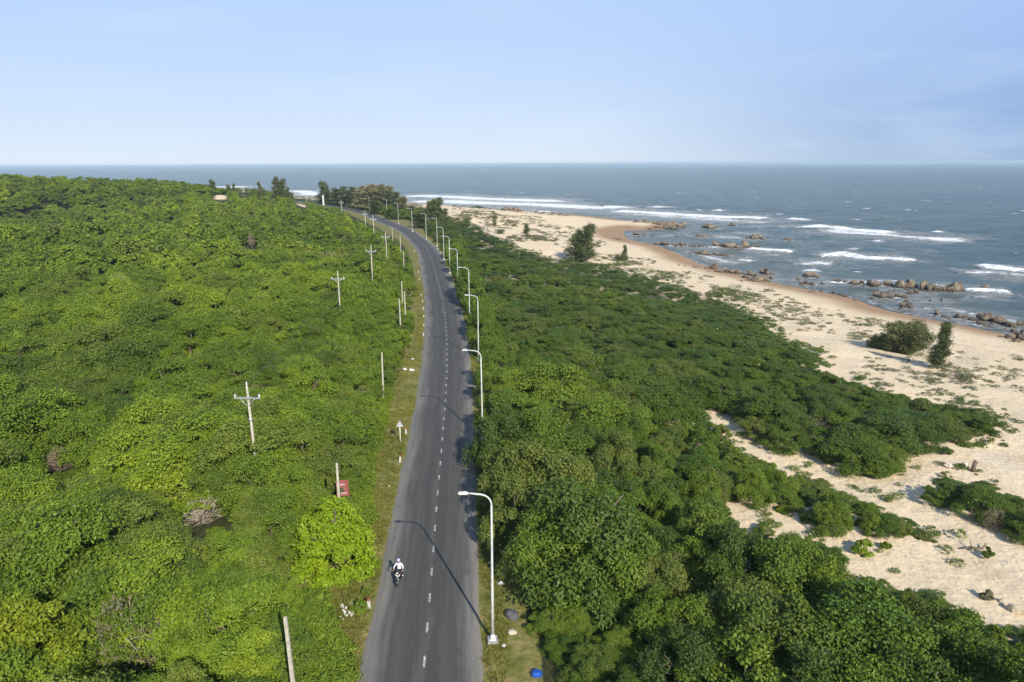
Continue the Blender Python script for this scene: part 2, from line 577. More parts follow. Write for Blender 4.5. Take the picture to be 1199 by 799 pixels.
ORD = ['first', 'second', 'third', 'fourth', 'fifth', 'sixth', 'seventh', 'eighth', 'ninth', 'tenth', 'eleventh', 'twelfth', 'thirteenth', 'fourteenth', 'fifteenth', 'sixteenth', 'seventeenth', 'eighteenth', 'nineteenth', 'twentieth']
for _d, _w in (('twenty', 'twenty'), ('thirty', 'thirty'), ('forty', 'forty'), ('fifty', 'fifty')):
    if _d != 'twenty': ORD.append(_w[:-1] + 'ieth')
    for _k in range(9): ORD.append(_w + '-' + ORD[_k])


def axis_pts(lo, hi, f0, f1, step, grow=1.06, cap=1e9):
    a = list(np.arange(f0, f1 + step, step))
    s = step; x = a[-1]
    while x < hi:
        s = min(s * grow, cap); x += s; a.append(x)
    s = step; x = a[0]; b = []
    while x > lo:
        s = min(s * grow, cap); x -= s; b.append(x)
    return np.array(b[::-1] + a)


def grid_faces(nx, ny):
    i = np.arange(nx - 1)[None, :] + np.arange(ny - 1)[:, None] * nx
    return np.stack([i, i + 1, i + 1 + nx, i + nx], -1).reshape(-1, 4)


# ------------------------------------------------------------------ ground
gx = axis_pts(-2500, 900, -22, 95, .7, 1.018, 40)
gy = axis_pts(-400, 2200, 22, 130, .7, 1.015, 40)
GX, GY = np.meshgrid(gx, gy)
sd = sea_dist(GX, GY); rd = road_dist(GX, GY)
GZ = zland(GX, GY, rd, sd)
hpx, hpy, hdep = proj(np.stack([GX, GY, GZ], -1))
vis = hdep > 5
sand = (inpoly(hpx, hpy, SAND_PX) & vis & ~inpoly(hpx, hpy, BUSH_PX)) | (inpoly(hpx, hpy, SAND2_PX) & vis)
sand |= (sd < 34) & (rd > 12)
for hp in HILL_SAND_PX:
    sand |= inpoly(hpx, hpy, hp) & vis & (hdep > 150) & (hdep < 520)
sandf = sand.astype(float)
for _ in range(2):
    q = np.pad(sandf, 1, mode='edge')
    sandf = (q[:-2, 1:-1] + q[2:, 1:-1] + q[1:-1, :-2] + q[1:-1, 2:] + 2 * q[1:-1, 1:-1]) / 6
sandf[(sd < 4)] = 1
sandf = np.maximum(sandf, .66 * ((sd < 114) & (rd > 20) & (GY < 130)))
sandf = np.maximum(sandf, .44 * ((sd < 96) & (rd > 14)))
_bb = P(394, 660)
grassm = (inpoly(hpx, hpy, VERGE_PX) & vis) | (rd < 6.0) | (np.hypot(GX - _bb[0], GY - _bb[1] - 1) < 4.2)
grassm = grassm.astype(float)
wet = 1 - ss(1.5, 11, sd + (fbm(GX * .06, GY * .06) - .5) * 7)
mt, nt, b = new_mat('ground_surface')
g = NB(nt)
p = g.pos()
n1 = g.noise(p, .35, 6, .6); n2 = g.noise(p, 3.0, 6, .65); n3 = g.noise(p, .06, 4, .6)
soil = g.ramp(n2, [(.3, (.026, .030, .011)), (.6, (.052, .056, .020)), (.8, (.085, .080, .034))])
dry = g.ramp(n1, [(.3, (.60, .46, .30)), (.5, (.68, .545, .375)), (.72, (.75, .62, .445))])
dry = g.mix(g.sstep(n3, .42, .62), dry, (.66, .53, .355, 1))
peb = g.sstep(n2, .66, .76)
dry = g.mix(g.math('MULTIPLY', peb, .18), dry, (.36, .27, .17, 1))
wets = g.ramp(n1, [(.3, (.30, .185, .105)), (.7, (.36, .235, .14))])
wf = g.math('ADD', g.attr('wet'), g.math('MULTIPLY', g.math('SUBTRACT', n1, .5), .35), True)
sandc = g.mix(wf, dry, wets)
grs = g.ramp(g.noise(p, .55, 7, .68), [(.33, (.095, .105, .024)), (.48, (.17, .165, .045)), (.6, (.25, .20, .085)), (.72, (.32, .215, .115))])
grs = g.mix(g.sstep(n2, .45, .7), grs, (.14, .145, .038, 1))
sf = g.sstep(g.math('ADD', g.attr('sand'), g.math('MULTIPLY', g.math('SUBTRACT', n1, .5), .6)), .35, .6)
gf = g.sstep(g.math('ADD', g.attr('grass'), g.math('MULTIPLY', g.math('SUBTRACT', n1, .5), .6)), .35, .65)
c = g.mix(sf, soil, sandc)
c = g.mix(gf, c, grs)
g.l(c, b.inputs['Base Color'])
b.inputs['Roughness'].default_value = .95
b.inputs['Specular IOR Level'].default_value = .15
h = g.math('ADD', g.noise(p, 1.3, 5, .6), g.math('MULTIPLY', g.noise(g.mapv(p, (1, .35, 1), (0, 0, .7)), 2.6, 3, .5), .5))
g.l(g.bump(h, .55, .35), b.inputs['Normal'])
me = mesh_np('ground', np.stack([GX, GY, GZ], -1).reshape(-1, 3), grid_faces(len(gx), len(gy)), [mt], True,
             {'sand': ('POINT', sandf), 'grass': ('POINT', grassm), 'wet': ('POINT', wet)})
tag(obj('ground', me), kind='structure')

# ------------------------------------------------------------------ the sea air
b = MB(); b.box((0, 11000, 9.5), (52300, 31000, 41))
hm_m = bpy.data.materials.new('sea_air'); hm_m.use_nodes = True
hn = hm_m.node_tree; hn.nodes.clear()
ho = hn.nodes.new('ShaderNodeOutputMaterial'); hv = hn.nodes.new('ShaderNodeVolumePrincipled')
hv.inputs['Color'].default_value = (.66, .86, 1, 1); hv.inputs['Density'].default_value = 1.3e-4; hv.inputs['Anisotropy'].default_value = 0.
hn.links.new(hv.outputs[0], ho.inputs['Volume'])
tag(b.build('haze', hm_m), kind='stuff')

# ------------------------------------------------------------------ road
t = np.gradient(ROADC, axis=0); t /= np.linalg.norm(t, axis=1)[:, None]
nrm = np.stack([t[:, 1], -t[:, 0]], 1)
arc = np.concatenate([[0], np.cumsum(np.linalg.norm(np.diff(ROADC, axis=0), axis=1))])
US = np.array([-1.06, -1.0, -.8, -.5, -.2, 0, .2, .5, .8, 1.0, 1.06])
HW = 3.02 + .25 * ss(60, 110, ROADY)
wob = (fbm(arc * .3, arc * 0 + 4) - .5) * .3
wob2 = (fbm(arc * .3, arc * 0 + 44) - .5) * .3
V = []; U = []; Vv = []
for k, u in enumerate(US):
    off = u * HW + (wob if u < -.95 else wob2 if u > .95 else 0)
    q = ROADC + nrm * off[:, None]
    V.append(np.column_stack([q, np.full(len(q), .05 + .03 * (1 - u * u) if abs(u) < 1.03 else -.06)]))
    U.append(np.full(len(q), u)); Vv.append(arc)
V = np.stack(V, 1).reshape(-1, 3); U = np.stack(U, 1).ravel(); Vv = np.stack(Vv, 1).ravel()
mt, nt, b = new_mat('asphalt')
g = NB(nt)
p = g.pos()
u = g.attr('u'); au = g.math('ABSOLUTE', u)
cm = g.n('ShaderNodeCombineXYZ'); g.l(g.math('MULTIPLY', u, 3.), cm.inputs[0]); g.l(g.math('MULTIPLY', g.attr('v'), .06), cm.inputs[1])
streak = g.noise(cm.outputs[0], 2.2, 5, .6)
fine = g.noise(p, 9, 6, .7); big = g.noise(p, .22, 4, .6)
f = g.math('ADD', g.math('ADD', au, g.math('MULTIPLY', g.math('SUBTRACT', streak, .5), .75)), g.math('MULTIPLY', g.math('SUBTRACT', big, .5), .22))
c = g.ramp(f, [(.0, (.085, .081, .075)), (.10, (.060, .057, .054)), (.24, (.056, .053, .050)), (.38, (.080, .076, .070)), (.52, (.062, .059, .055)), (.70, (.105, .10, .092)), (.88, (.175, .165, .148)), (1.0, (.22, .20, .17))])
c = g.mix(g.math('MULTIPLY', g.sstep(fine, .35, .75), .35), c, (.11, .108, .10, 1))
st = g.sstep(g.noise(p, .8, 4, .6), .64, .70)
c = g.mix(g.math('MULTIPLY', st, .35), c, (.035, .035, .036, 1))
g.l(c, b.inputs['Base Color'])
b.inputs['Roughness'].default_value = .8
b.inputs['Specular IOR Level'].default_value = .3
g.l(g.bump(g.noise(p, 28, 3, .6), .4, .02), b.inputs['Normal'])
me = mesh_np('road', V, grid_faces(len(US), len(ROADC)), [mt], True, {'u': ('POINT', U), 'v': ('POINT', Vv)})
tag(obj('road', me), kind='structure')
# dashes of the centre line, worn
mt, nt, b = new_mat('road_paint')
g = NB(nt)
p = g.pos()
w = g.sstep(g.noise(p, 6, 5, .7), .40, .66)
g.l(g.mix(w, (.20, .195, .185, 1), (.60, .59, .55, 1)), b.inputs['Base Color'])
b.inputs['Roughness'].default_value = .7
mb = MB()
dashes = np.arange(29.6 - 2.68 * 10, 330, 2.68)
for yy in dashes:
    x0, x1 = float(road_x(yy)), float(road_x(yy + .85))
    dx = .06
    o_ = .12
    mb.add([(x0 + o_ - dx, yy, .0845), (x0 + o_ + dx, yy, .0845), (x1 + o_ + dx, yy + .85, .0845), (x1 + o_ - dx, yy + .85, .0845)], [(0, 1, 2, 3)])
tag(mb.build('road_markings', mt), kind='structure')

# ------------------------------------------------------------------ where the rocks stand
# photo row of each cluster: (description, material set, list of (x, y, width px, height px))
def row(x0, y0, x1, y1, n, w0, w1, hr, seed, jy=1.5):
    rg = np.random.default_rng(seed); out = []
    for k in range(n):
        u_ = (k + .5 + rg.uniform(-.35, .35)) / n
        w = rg.uniform(w0, w1)
        out.append((x0 + (x1 - x0) * u_, y0 + (y1 - y0) * u_ + rg.uniform(-jy, jy), w, w * hr * rg.uniform(.8, 1.2)))
    return out


CL = [('the cluster at the waterline above the dune shrubs', row(836, 317, 866, 321, 9, 5, 9, .75, 1, 2)),
      ('the brown pile at the waterline left of the long row', [(880, 323, 9, 8), (887, 325, 8, 6), (893, 320, 9, 8), (899, 322, 10, 11), (884, 330, 14, 7), (894, 329, 12, 6), (903, 327, 7, 5), (875, 326, 9, 5)]),
      ('the small pile between waterline pile and long row', [(944, 324, 7, 5), (950, 324.5, 9, 7), (956, 325, 6, 4), (946, 333, 8, 6), (952, 334, 7, 5), (940, 333, 5, 3), (964, 333, 5, 2), (935, 328, 5, 2)]),
      ('the long row of boulders in the surf', [(982, 330, 7, 4), (990, 331, 5, 3), (1001, 333, 12, 6), (1010, 332, 6, 3), (1020, 334, 9, 9), (1026, 335, 10, 8), (1037, 334, 6, 6), (1042, 334, 8, 7), (1053, 337, 9, 12), (1060, 337, 12, 14), (1067, 337.5, 9, 11), (1073, 337, 8, 9), (1084, 339, 10, 11), (1091, 340, 10, 10), (1097, 340, 8, 7), (1106, 341, 8, 7), (1113, 341, 12, 10), (1121, 342, 14, 11), (1128, 341.5, 8, 6)]),
      ('the low flat reef in front of the long row', [(1026, 347, 8, 6), (1033, 349, 12, 7), (1042, 349, 14, 8), (1052, 348, 9, 5), (1060, 349, 10, 4), (1075, 342, 7, 3), (1068, 344, 8, 3)]),
      ('the patch of rocks midway between long row and near beach', [(1059, 360, 9, 6), (1066, 361, 10, 7), (1063, 354, 6, 4), (1090, 353, 4, 3), (1103, 352, 3, 4)]),
      ('the boulder ridge close to the beach at the right edge', [(1098, 369, 8, 6), (1106, 372, 7, 4), (1122, 372.5, 9, 6), (1132, 373, 8, 5), (1142, 376, 8, 5), (1149, 374, 9, 10), (1156, 376, 11, 11), (1163, 377, 10, 11), (1170, 379, 10, 10), (1176, 380, 9, 9), (1182, 382, 9, 9), (1188, 384, 8, 8), (1150, 381, 12, 4), (1188, 390, 9, 6), (1195, 381, 8, 5), (1199, 392, 9, 8)]),
      ('the reddish pile at the right edge of the sand', [(1187, 397, 10, 7), (1195, 396, 13, 12), (1202, 399, 16, 16), (1192, 401, 10, 5)]),
      ('the rocky tip of the sand spit', [(768, 262.5, 9, 4), (776, 264, 10, 6), (783, 264.5, 11, 7), (790, 264.5, 12, 8), (797, 266, 10, 6), (801, 264, 7, 5), (770, 267, 9, 4), (780, 268, 9, 4), (757, 261, 9, 3), (748, 260.5, 8, 3), (788, 268.5, 8, 4), (762, 269, 7, 3)]),
      ('the scattered reef off the cove', [(747, 275, 12, 4), (755, 276, 7, 2.5), (826, 267, 8, 4), (833, 268, 11, 6), (838, 267.5, 7, 4), (820, 277, 10, 4), (827, 278, 10, 5), (816, 278, 6, 2.5), (772, 287, 10, 4), (780, 287.5, 12, 4), (792, 288, 10, 4), (800, 288, 8, 4), (812, 289, 9, 2.5), (822, 289, 10, 2.5)]),
      ('the long low brown reef further out', row(838, 289, 888, 290.5, 9, 9, 15, .38, 5, 1.6)),
      ('the dark reef between the cove and waterline cluster', row(810, 296, 852, 301, 9, 5, 10, .4, 6, 1.4)),
      ('the dark boulders standing out at sea', [(859, 264, 8, 5), (861, 282, 0.1, .1), (883, 280, 14, 6), (890, 279.5, 8, 4), (923, 281.5, 9, 4), (705, 243, 7, 4), (720, 242, 5, 2), (735, 241.5, 4, 2), (872, 302, 5, 2.5), (1043, 300, 7, 2), (1152, 339.5, 9, 7), (1146, 340, 5, 3), (820, 273, 0.1, .1)]),
      ('the rocky mass at the far beach', row(588, 246.5, 612, 248, 7, 5, 9, .6, 7, .8)),
      ('the pebbly line along the far water edge', row(626, 250, 668, 253.5, 9, 5, 8, .4, 8, .6)),
      ('the loose stones on the wet sand', [(985, 346, 6, 4), (991, 348, 5, 3), (962, 342, 4, 2.5), (950, 342.5, 5, 2), (976, 344.5, 5, 2.5), (725, 281, 6, 3), (719, 280, 4, 2), (814, 313.5, 5, 2.5), (795, 311, 3, 2), (802, 312, 3, 1.5), (1001, 352, 4, 2)])]
ROCKS_PX = [[r_ for r_ in lst_ if r_[2] > 1] for lb_, lst_ in CL if 'sand' not in lb_ and 'far' not in lb_]

# ------------------------------------------------------------------ sea
wave_px = [  # (polyline, half-width in metres, strength)
    ([(476, 231), (500, 229.5), (545, 232), (605, 234.5), (665, 237)], 13, 1.0),
    ([(478, 237), (520, 236), (560, 238), (640, 241), (700, 243.5), (735, 242)], 13, 1.0),
    ([(500, 233.5), (600, 238), (690, 240.5)], 16, .72),
    ([(560, 242), (620, 246), (660, 249)], 5, .6),
    ([(540, 243), (580, 246.5)], 4, .8), ([(627, 246.5), (645, 248.5)], 4, .9),
    ([(717, 247), (760, 249.5), (820, 253.5), (870, 255), (900, 256)], 8, 1.0),
    ([(735, 250), (790, 254), (860, 258), (905, 263)], 9, .7),
    ([(916, 256.5), (953, 258)], 2.6, 1.15), ([(760, 242), (787, 243.5)], 3.5, 1.15), ([(816, 246), (822, 246)], 2.5, 1.1), ([(833, 246.5), (848, 247)], 2.5, 1.1),
    ([(933, 267), (960, 265), (1000, 270), (1053, 273.5)], 3.2, 1.1),
    ([(960, 268), (1000, 273), (1040, 275), (1060, 277), (1095, 279), (1133, 283)], 6.5, .8),
    ([(1060, 276), (1100, 281), (1135, 284)], 5.5, .8),
    ([(958, 300), (986, 298), (1013, 302), (1040, 303), (1076, 305.5)], 2.3, 1.0),
    ([(990, 301), (1040, 306)], 3, .6),
    ([(936, 309), (955, 307.5), (980, 309)], 2.2, .85), ([(940, 317), (962, 318.5)], 1.4, 1.1),
    ([(1143, 311.5), (1165, 313), (1199, 316.5), (1260, 321)], 1.8, 1.25),
    ([(1120, 320), (1160, 320), (1199, 323), (1260, 328)], 3.2, .68),
    ([(1128, 341), (1150, 341), (1189, 344.5)], 2.2, 1.0), ([(1120, 346), (1150, 350)], 2.2, .62), ([(1140, 349), (1160, 346)], 1.5, .8),
    ([(873, 291.5), (895, 293.5), (933, 296)], 2.5, .95), ([(893, 297), (915, 299)], 2, .7), ([(800, 277), (835, 277), (876, 279)], 3.5, .75), ([(845, 270), (915, 277)], 3, .6), ([(862, 263), (912, 267)], 5, .6), ([(905, 263), (935, 268)], 4, .6),
    ([(810, 289), (850, 290), (872, 288)], 2.5, .7), ([(770, 275), (800, 277)], 2.5, .65),
    ([(1090, 271.5), (1106, 272.5)], 1.8, 1.25), ([(1021, 282), (1033, 283.5)], 1.6, 1.1), ([(990, 290), (1010, 292)], 1.5, .8),
    ([(800, 294), (850, 306), (872, 309)], 1.8, .72), ([(862, 303), (885, 306)], 1.6, .8),
    ([(960, 330), (1010, 331), (1020, 330)], 1.6, .85), ([(1016, 330), (1060, 331)], 1.2, .8), ([(1080, 334), (1135, 338)], 1.6, .75),
    ([(1070, 361), (1110, 362), (1160, 374), (1199, 380)], 1.8, .66), ([(1150, 371), (1199, 377)], 1.5, .8),
    ([(255, 218.5), (284, 219.5)], 16, 1.1), ([(265, 220.5), (284, 221)], 12, .8), ([(341, 223.5), (352, 224), (366, 227), (374, 229)], 9, 1.1), ([(341, 228), (370, 229.5)], 5, .8), ([(430, 232), (476, 235)], 9, .9)]
WAVES = [([tuple(P(a, b, SEA)[:2]) for a, b in pl], w, s) for pl, w, s in wave_px]
wx = axis_pts(-26000, 26000, 0, 190, 1.3, 1.05)
wy = axis_pts(-3000, 26000, 95, 330, 1.3, 1.028)
WX, WY = np.meshgrid(wx, wy)
foam = np.zeros(WX.shape); ridge = np.zeros(WX.shape)
near = (WX > -500) & (WX < 420) & (WY > 60) & (WY < 1150)
nx_, ny_ = WX[near], WY[near]
fo = np.zeros(nx_.shape); ri = np.zeros(nx_.shape); la = np.zeros(nx_.shape)
for pl, w, s in WAVES:
    wj = (fbm(nx_ * .05 + w, ny_ * .05 + s * 9) - .5) * 2.2 * w
    d, par = dist_line(nx_, ny_ + wj * .5, pl)
    end = np.minimum(ss(0, .35, par), ss(0, .35, len(pl) - 1 - par))
    fo = np.maximum(fo, min(s * 1.06, 1.25) * np.exp(-(d / (w * 1.7)) ** 2) * (.55 + .45 * end))
    la = np.maximum(la, min(s, 1.) * np.exp(-(d / (w * 4.6)) ** 2) * (.35 + .65 * end))
    if s > .9: ri = np.maximum(ri, np.exp(-(d / (w * .9)) ** 2) * end)
sdw = sea_dist(nx_, ny_)
edge = np.exp(-((sdw + 1.6) / 2.2) ** 2)
fo = np.maximum(fo, edge * (.45 + .35 * fbm(nx_ * .05, ny_ * .05 + 3)))
for rk in ROCKS_PX:
    for a_, b_, w_, h_ in rk:
        q = P(a_, b_, SEA); rr_ = max(w_, 3) / F * np.hypot(q[0], q[1])
        d = np.hypot(nx_ - q[0], ny_ - q[1] - .3)
        k = np.exp(-(np.maximum(d - rr_ * .5, 0) / 1.3) ** 2)
        fo = np.maximum(fo, .62 * k); la = np.maximum(la, .8 * np.exp(-(d / (rr_ + 4.)) ** 2))
_px, _py, _ = proj(np.stack([nx_, ny_, nx_ * 0 + SEA], -1))
SURF = [(760, 262), (870, 257), (960, 265), (1060, 275), (1110, 300), (1060, 312), (950, 320), (880, 318), (800, 300), (730, 278)]
la = np.maximum(la, .36 * inpoly(_px, _py, SURF))
foam[near] = fo; ridge[near] = ri
lace = np.zeros(WX.shape); lace[near] = la
sea_d = np.full(WX.shape, -999.); sea_d[near] = sdw
swell = np.zeros(WX.shape)
amp = ss(-4, -30, sea_d) * (1 - ss(400, 2500, np.hypot(WX, WY)))
for k, (lam, a, an) in enumerate([(19, .16, 0.32), (11, .09, .1), (27, .18, .5), (7, .05, .9)]):
    kx, ky = math.sin(an) * 2 * math.pi / lam, math.cos(an) * 2 * math.pi / lam
    swell += a * np.sin(kx * WX + ky * WY + 3 * fbm(WX * .02 + k * 7, WY * .02) * 3)
WZ = SEA + swell * amp + ridge * .75
mt, nt, b = new_mat('sea_water')
g = NB(nt)
p = g.pos()
big = g.noise(p, .006, 4, .6); mid = g.noise(g.mapv(p, (1, 2.6, 1), (0, 0, .25)), .07, 6, .65)
wc = g.ramp(g.math('ADD', g.math('MULTIPLY', big, .5), g.math('MULTIPLY', mid, .5)), [(.32, (.042, .078, .082)), (.5, (.070, .108, .104)), (.66, (.108, .134, .112))])
wc = g.mix(g.sstep(g.attr('shore_d'), -38, -3), wc, (.095, .118, .104, 1))
fn = g.noise(g.mapv(p, (1, 1.5, 1), (0, 0, .3)), .55, 8, .72, .6)
fn2 = g.noise(p, .11, 5, .65)
fa = g.attr('foam')
ff = g.math('ADD', fa, g.math('ADD', g.math('MULTIPLY', g.math('SUBTRACT', fn, .5), 1.7), g.math('MULTIPLY', g.math('SUBTRACT', fn2, .5), .75)))
fm = g.math('MULTIPLY', g.sstep(ff, .46, .80), g.sstep(fa, .08, .3))
# thin lace of spent foam trailing behind the breakers and round the rocks
lc = g.attr('lace')
ln = g.noise(g.mapv(p, (1, 1.8, 1), (0, 0, .3)), .30, 8, .75, 1.2)
rid = g.math('SUBTRACT', 1., g.math('MULTIPLY', g.math('ABSOLUTE', g.math('SUBTRACT', ln, .5)), 9.5), True)
lm = g.math('MULTIPLY', g.math('MULTIPLY', rid, g.sstep(g.math('ADD', lc, g.math('MULTIPLY', g.math('SUBTRACT', fn2, .5), 1.1)), .24, .85)), .72)
fm = g.math('MAXIMUM', fm, lm)
# scattered whitecaps
cap = g.noise(g.mapv(p, (1, 2.2, 1), (0, 0, .2)), .075, 3, .55)
cap2 = g.noise(p, .017, 2, .5)
cap3 = g.noise(g.mapv(p, (1, 2.0, 1), (0, 0, .25)), .17, 3, .5)
cm_ = g.math('MAXIMUM', g.math('MULTIPLY', g.sstep(cap, .675, .715), g.sstep(cap2, .46, .54)), g.math('MULTIPLY', g.sstep(cap3, .70, .74), g.sstep(cap2, .50, .42)))
fm = g.math('MAXIMUM', fm, g.math('MULTIPLY', cm_, .9))
g.l(g.mix(fm, wc, (.86, .88, .88, 1)), b.inputs['Base Color'])
rr = g.math('ADD', g.math('MULTIPLY', fm, .5), .22)
g.l(rr, b.inputs['Roughness'])
b.inputs['IOR'].default_value = 1.33
b.inputs['Specular IOR Level'].default_value = .28
hb = g.math('ADD', g.math('MULTIPLY', g.noise(g.mapv(p, (1, 2.4, 1), (0, 0, .25)), .16, 6, .62), 1.), g.math('MULTIPLY', g.noise(p, 1.1, 4, .6), .25))
hb = g.math('ADD', hb, g.math('MULTIPLY', fm, .35))
g.l(g.bump(hb, 1.0, 2.2), b.inputs['Normal'])
me = mesh_np('sea', np.stack([WX, WY, WZ], -1).reshape(-1, 3), grid_faces(len(wx), len(wy)), [mt], True,
             {'foam': ('POINT', foam), 'lace': ('POINT', lace), 'shore_d': ('POINT', sea_d)})
tag(obj('sea', me), kind='structure')

# ------------------------------------------------------------------ foliage builders
def unit(v):
    return v / (np.linalg.norm(v, axis=-1, keepdims=True) + 1e-9)


def leaf_quads(C, N, L, Wd, rng, fold=.18):
    n = len(C)
    N = unit(N)
    t = unit(np.cross(N, rng.normal(size=(n, 3))))
    b = np.cross(N, t)
    L = np.asarray(L).reshape(-1, 1) * np.ones((n, 1)); Wd = np.asarray(Wd).reshape(-1, 1) * np.ones((n, 1))
    V = np.stack([C - t * L * .5, C + b * Wd * .5 + N * Wd * fold, C + t * L * .5, C - b * Wd * .5 + N * Wd * fold], 1).reshape(-1, 3)
    Fq = np.arange(n * 4).reshape(-1, 4)
    return V, Fq


def rand_dirs(n, rng):
    return unit(rng.normal(size=(n, 3)))


def crown_mesh(name, seed, mat, r=2.4, h=4.0, z0=.22, nclump=46, leaf=(.26, .15), nleaf=5800, cr=(.26, .46), flat=.55, skirt=.25):
    """a broadleaf crown: leaf-sized faces in clumps spread through a domed volume"""
    rng = np.random.default_rng(seed)
    hz = h * (1 - z0)
    nl = max(6, nclump // 3)
    Cs = []; Rr = []; Lc = []; Lt = []
    az0 = rng.uniform(0, 6.28)
    for k in range(nl):
        u = (k + .5) / nl
        zz = 1 - u * (1 + skirt * .45)
        az = az0 + k * 2.399 + rng.normal() * .25
        hr = math.sqrt(max(0, 1 - min(1, zz * zz)))
        rad = rng.uniform(.52, .84)
        lr = (cr[0] + (cr[1] - cr[0]) * rng.random() ** 1.6) * 1.2 * r
        L = np.array([math.cos(az) * hr * r * rad, math.sin(az) * hr * r * rad, h * z0 + (max(zz, -.2) * rad + rng.normal() * .07) * hz * .95])
        t_ = rng.random()
        for j in range(7):
            d = rng.normal(size=3); d /= np.linalg.norm(d)
            if d[2] < -.3: d[2] *= -1
            c = L + d * lr * np.array([1, 1, .75]) * rng.uniform(.35, .85)
            c[2] = min(max(c[2], .2), h)
            Cs.append(c); Rr.append(lr * rng.uniform(.34, .75)); Lt.append(.6 * t_ + .4 * rng.random())
    Cs = np.array(Cs); Rr = np.array(Rr); Lt = np.array(Lt)
    w = Rr**2 / (Rr**2).sum()
    idx = rng.choice(len(Cs), nleaf, p=w)
    d = rand_dirs(nleaf, rng)
    d[:, 2] = np.where(d[:, 2] < -.45, -d[:, 2], d[:, 2])
    out = unit(Cs - np.array([0, 0, h * .35]))[idx]
    flip = (d * out).sum(1) < -.45
    d[flip] *= -1
    reach = rng.uniform(.55, 1.12, nleaf)
    loose = rng.random(nleaf) < .07
    reach[loose] *= rng.uniform(1.0, 1.55, loose.sum())
    C = Cs[idx] + d * Rr[idx][:, None] * reach[:, None] * np.array([1, 1, .85])
    C[:, 2] = np.maximum(C[:, 2], .08)
    N = d * .55 + np.array([0, 0, flat]) + rng.normal(size=(nleaf, 3)) * .42
    s = rng.uniform(.7, 1.25, nleaf)
    V, Fq = leaf_quads(C, N, leaf[0] * s, leaf[1] * s, rng)
    tint = np.clip(.5 * Lt[idx] + .5 * rng.random(nleaf), 0, 1)
    return mesh_np(name, V, Fq, [mat], False, {'tint': ('FACE', tint)})


def limb(mb, p, d, L, r, rng, depth, droop=0., twig=None):
    p = np.array(p, float); pts = [p.copy()]; d = np.array(d, float)
    n = 4
    for k in range(n):
        d = unit(d + rng.normal(size=3) * .16 + np.array([0, 0, .05 - droop]))
        p = p + d * L / n
        pts.append(p.copy())
    mb.tube(pts, list(np.linspace(r, r * .5, n + 1)), 6 if depth else 5)
    if depth <= 0: return
    for k in range(rng.integers(2, 4)):
        q = pts[rng.integers(2, n + 1)]
        nd = unit(d + rng.normal(size=3) * .75)
        limb(mb, q, nd, L * rng.uniform(.5, .75), r * .5, rng, depth - 1, droop)


def trunk_mesh(name, seed, mat, h=3.0, r=.13, depth=2):
    rng = np.random.default_rng(seed)
    mb = MB()
    n = rng.integers(2, 4)
    limb(mb, (0, 0, -.15), (rng.normal() * .1, rng.normal() * .1, 1), h * .45, r, rng, 0)
    for k in range(n):
        a = 6.28 * (k + rng.random() * .6) / n
        limb(mb, (0, 0, h * .2), (math.cos(a) * .55, math.sin(a) * .55, 1), h * .55, r * .7, rng, depth - 1)
    return mb.mesh(name, mat)


def casuarina_mesh(name, seed, mat, h=9., r=4., stems=3, nleaf=6000, wisp=(.7, .09), z0=.08, spread=1.0, top=.25):
    """feathery crown of thin drooping wisps along rising boughs; returns crown and wood"""
    rng = np.random.default_rng(seed)
    wood = MB(); Cs = []; Ds = []
    for s in range(stems):
        a = 6.28 * (s + rng.random() * .5) / stems
        lean = .0 if stems == 1 else rng.uniform(.15, .5) * spread
        base = np.array([math.cos(a) * .2 * (stems > 1), math.sin(a) * .2 * (stems > 1), -.2])
        hh = h * (rng.uniform(.7, 1.0) if s else 1.0)
        tip = np.array([math.cos(a) * lean * r, math.sin(a) * lean * r, hh])
        mid = base * .5 + tip * .5 + np.array([rng.normal() * .15, rng.normal() * .15, 0])
        wood.tube([base, mid, tip], [.05 + h * .012, .03 + h * .006, .02], 7)
        nb = int(34 / max(1, stems) + 12)
        for k in range(nb):
            t = z0 + (1 - z0) * ((k + rng.random()) / nb)
            o = base * (1 - t) + tip * t
            L = r * (1 - t * (1 - top)) * rng.uniform(.45, 1.0)
            az = rng.uniform(0, 6.28)
            el = rng.uniform(.15, .75)
            d = np.array([math.cos(az) * math.cos(el), math.sin(az) * math.cos(el), math.sin(el)])
            e = o + d * L * np.array([1, 1, .8]); e[2] = min(e[2], h * 1.02)
            wood.tube([o, (o + e) / 2 - np.array([0, 0, .05 * L]), e], [.03 + .01 * L, .02, .008], 4, False)
            for q in np.linspace(.18, 1.0, 14):
                Cs.append(o + (e - o) * q); Ds.append(d)
    Cs = np.array(Cs); Ds = np.array(Ds)
    idx = rng.integers(0, len(Cs), nleaf)
    off = rng.normal(size=(nleaf, 3)) * np.array([.36, .36, .30]) * (r / 4) ** .5
    C = Cs[idx] + off
    C[:, 2] = np.maximum(C[:, 2], .1)
    t = unit(Ds[idx] * .7 + rng.normal(size=(nleaf, 3)) * .45 + np.array([0, 0, .15]))
    N = unit(np.cross(t, rng.normal(size=(nleaf, 3))))
    b = np.cross(N, t)
    s = rng.uniform(.6, 1.3, (nleaf, 1)); L = wisp[0] * s; w = wisp[1] * s
    V = np.stack([C - t * L * .5, C + b * w * .5, C + t * L * .5 - np.array([0, 0, 1]) * L * .18, C - b * w * .5], 1).reshape(-1, 3)
    tint = np.clip(.5 * rng.random(len(Cs))[idx] + .5 * rng.random(nleaf), 0, 1)
    return mesh_np(name, V, np.arange(nleaf * 4).reshape(-1, 4), [mat], False, {'tint': ('FACE', tint)}), wood.mesh(name + '_wood', M['bark'])


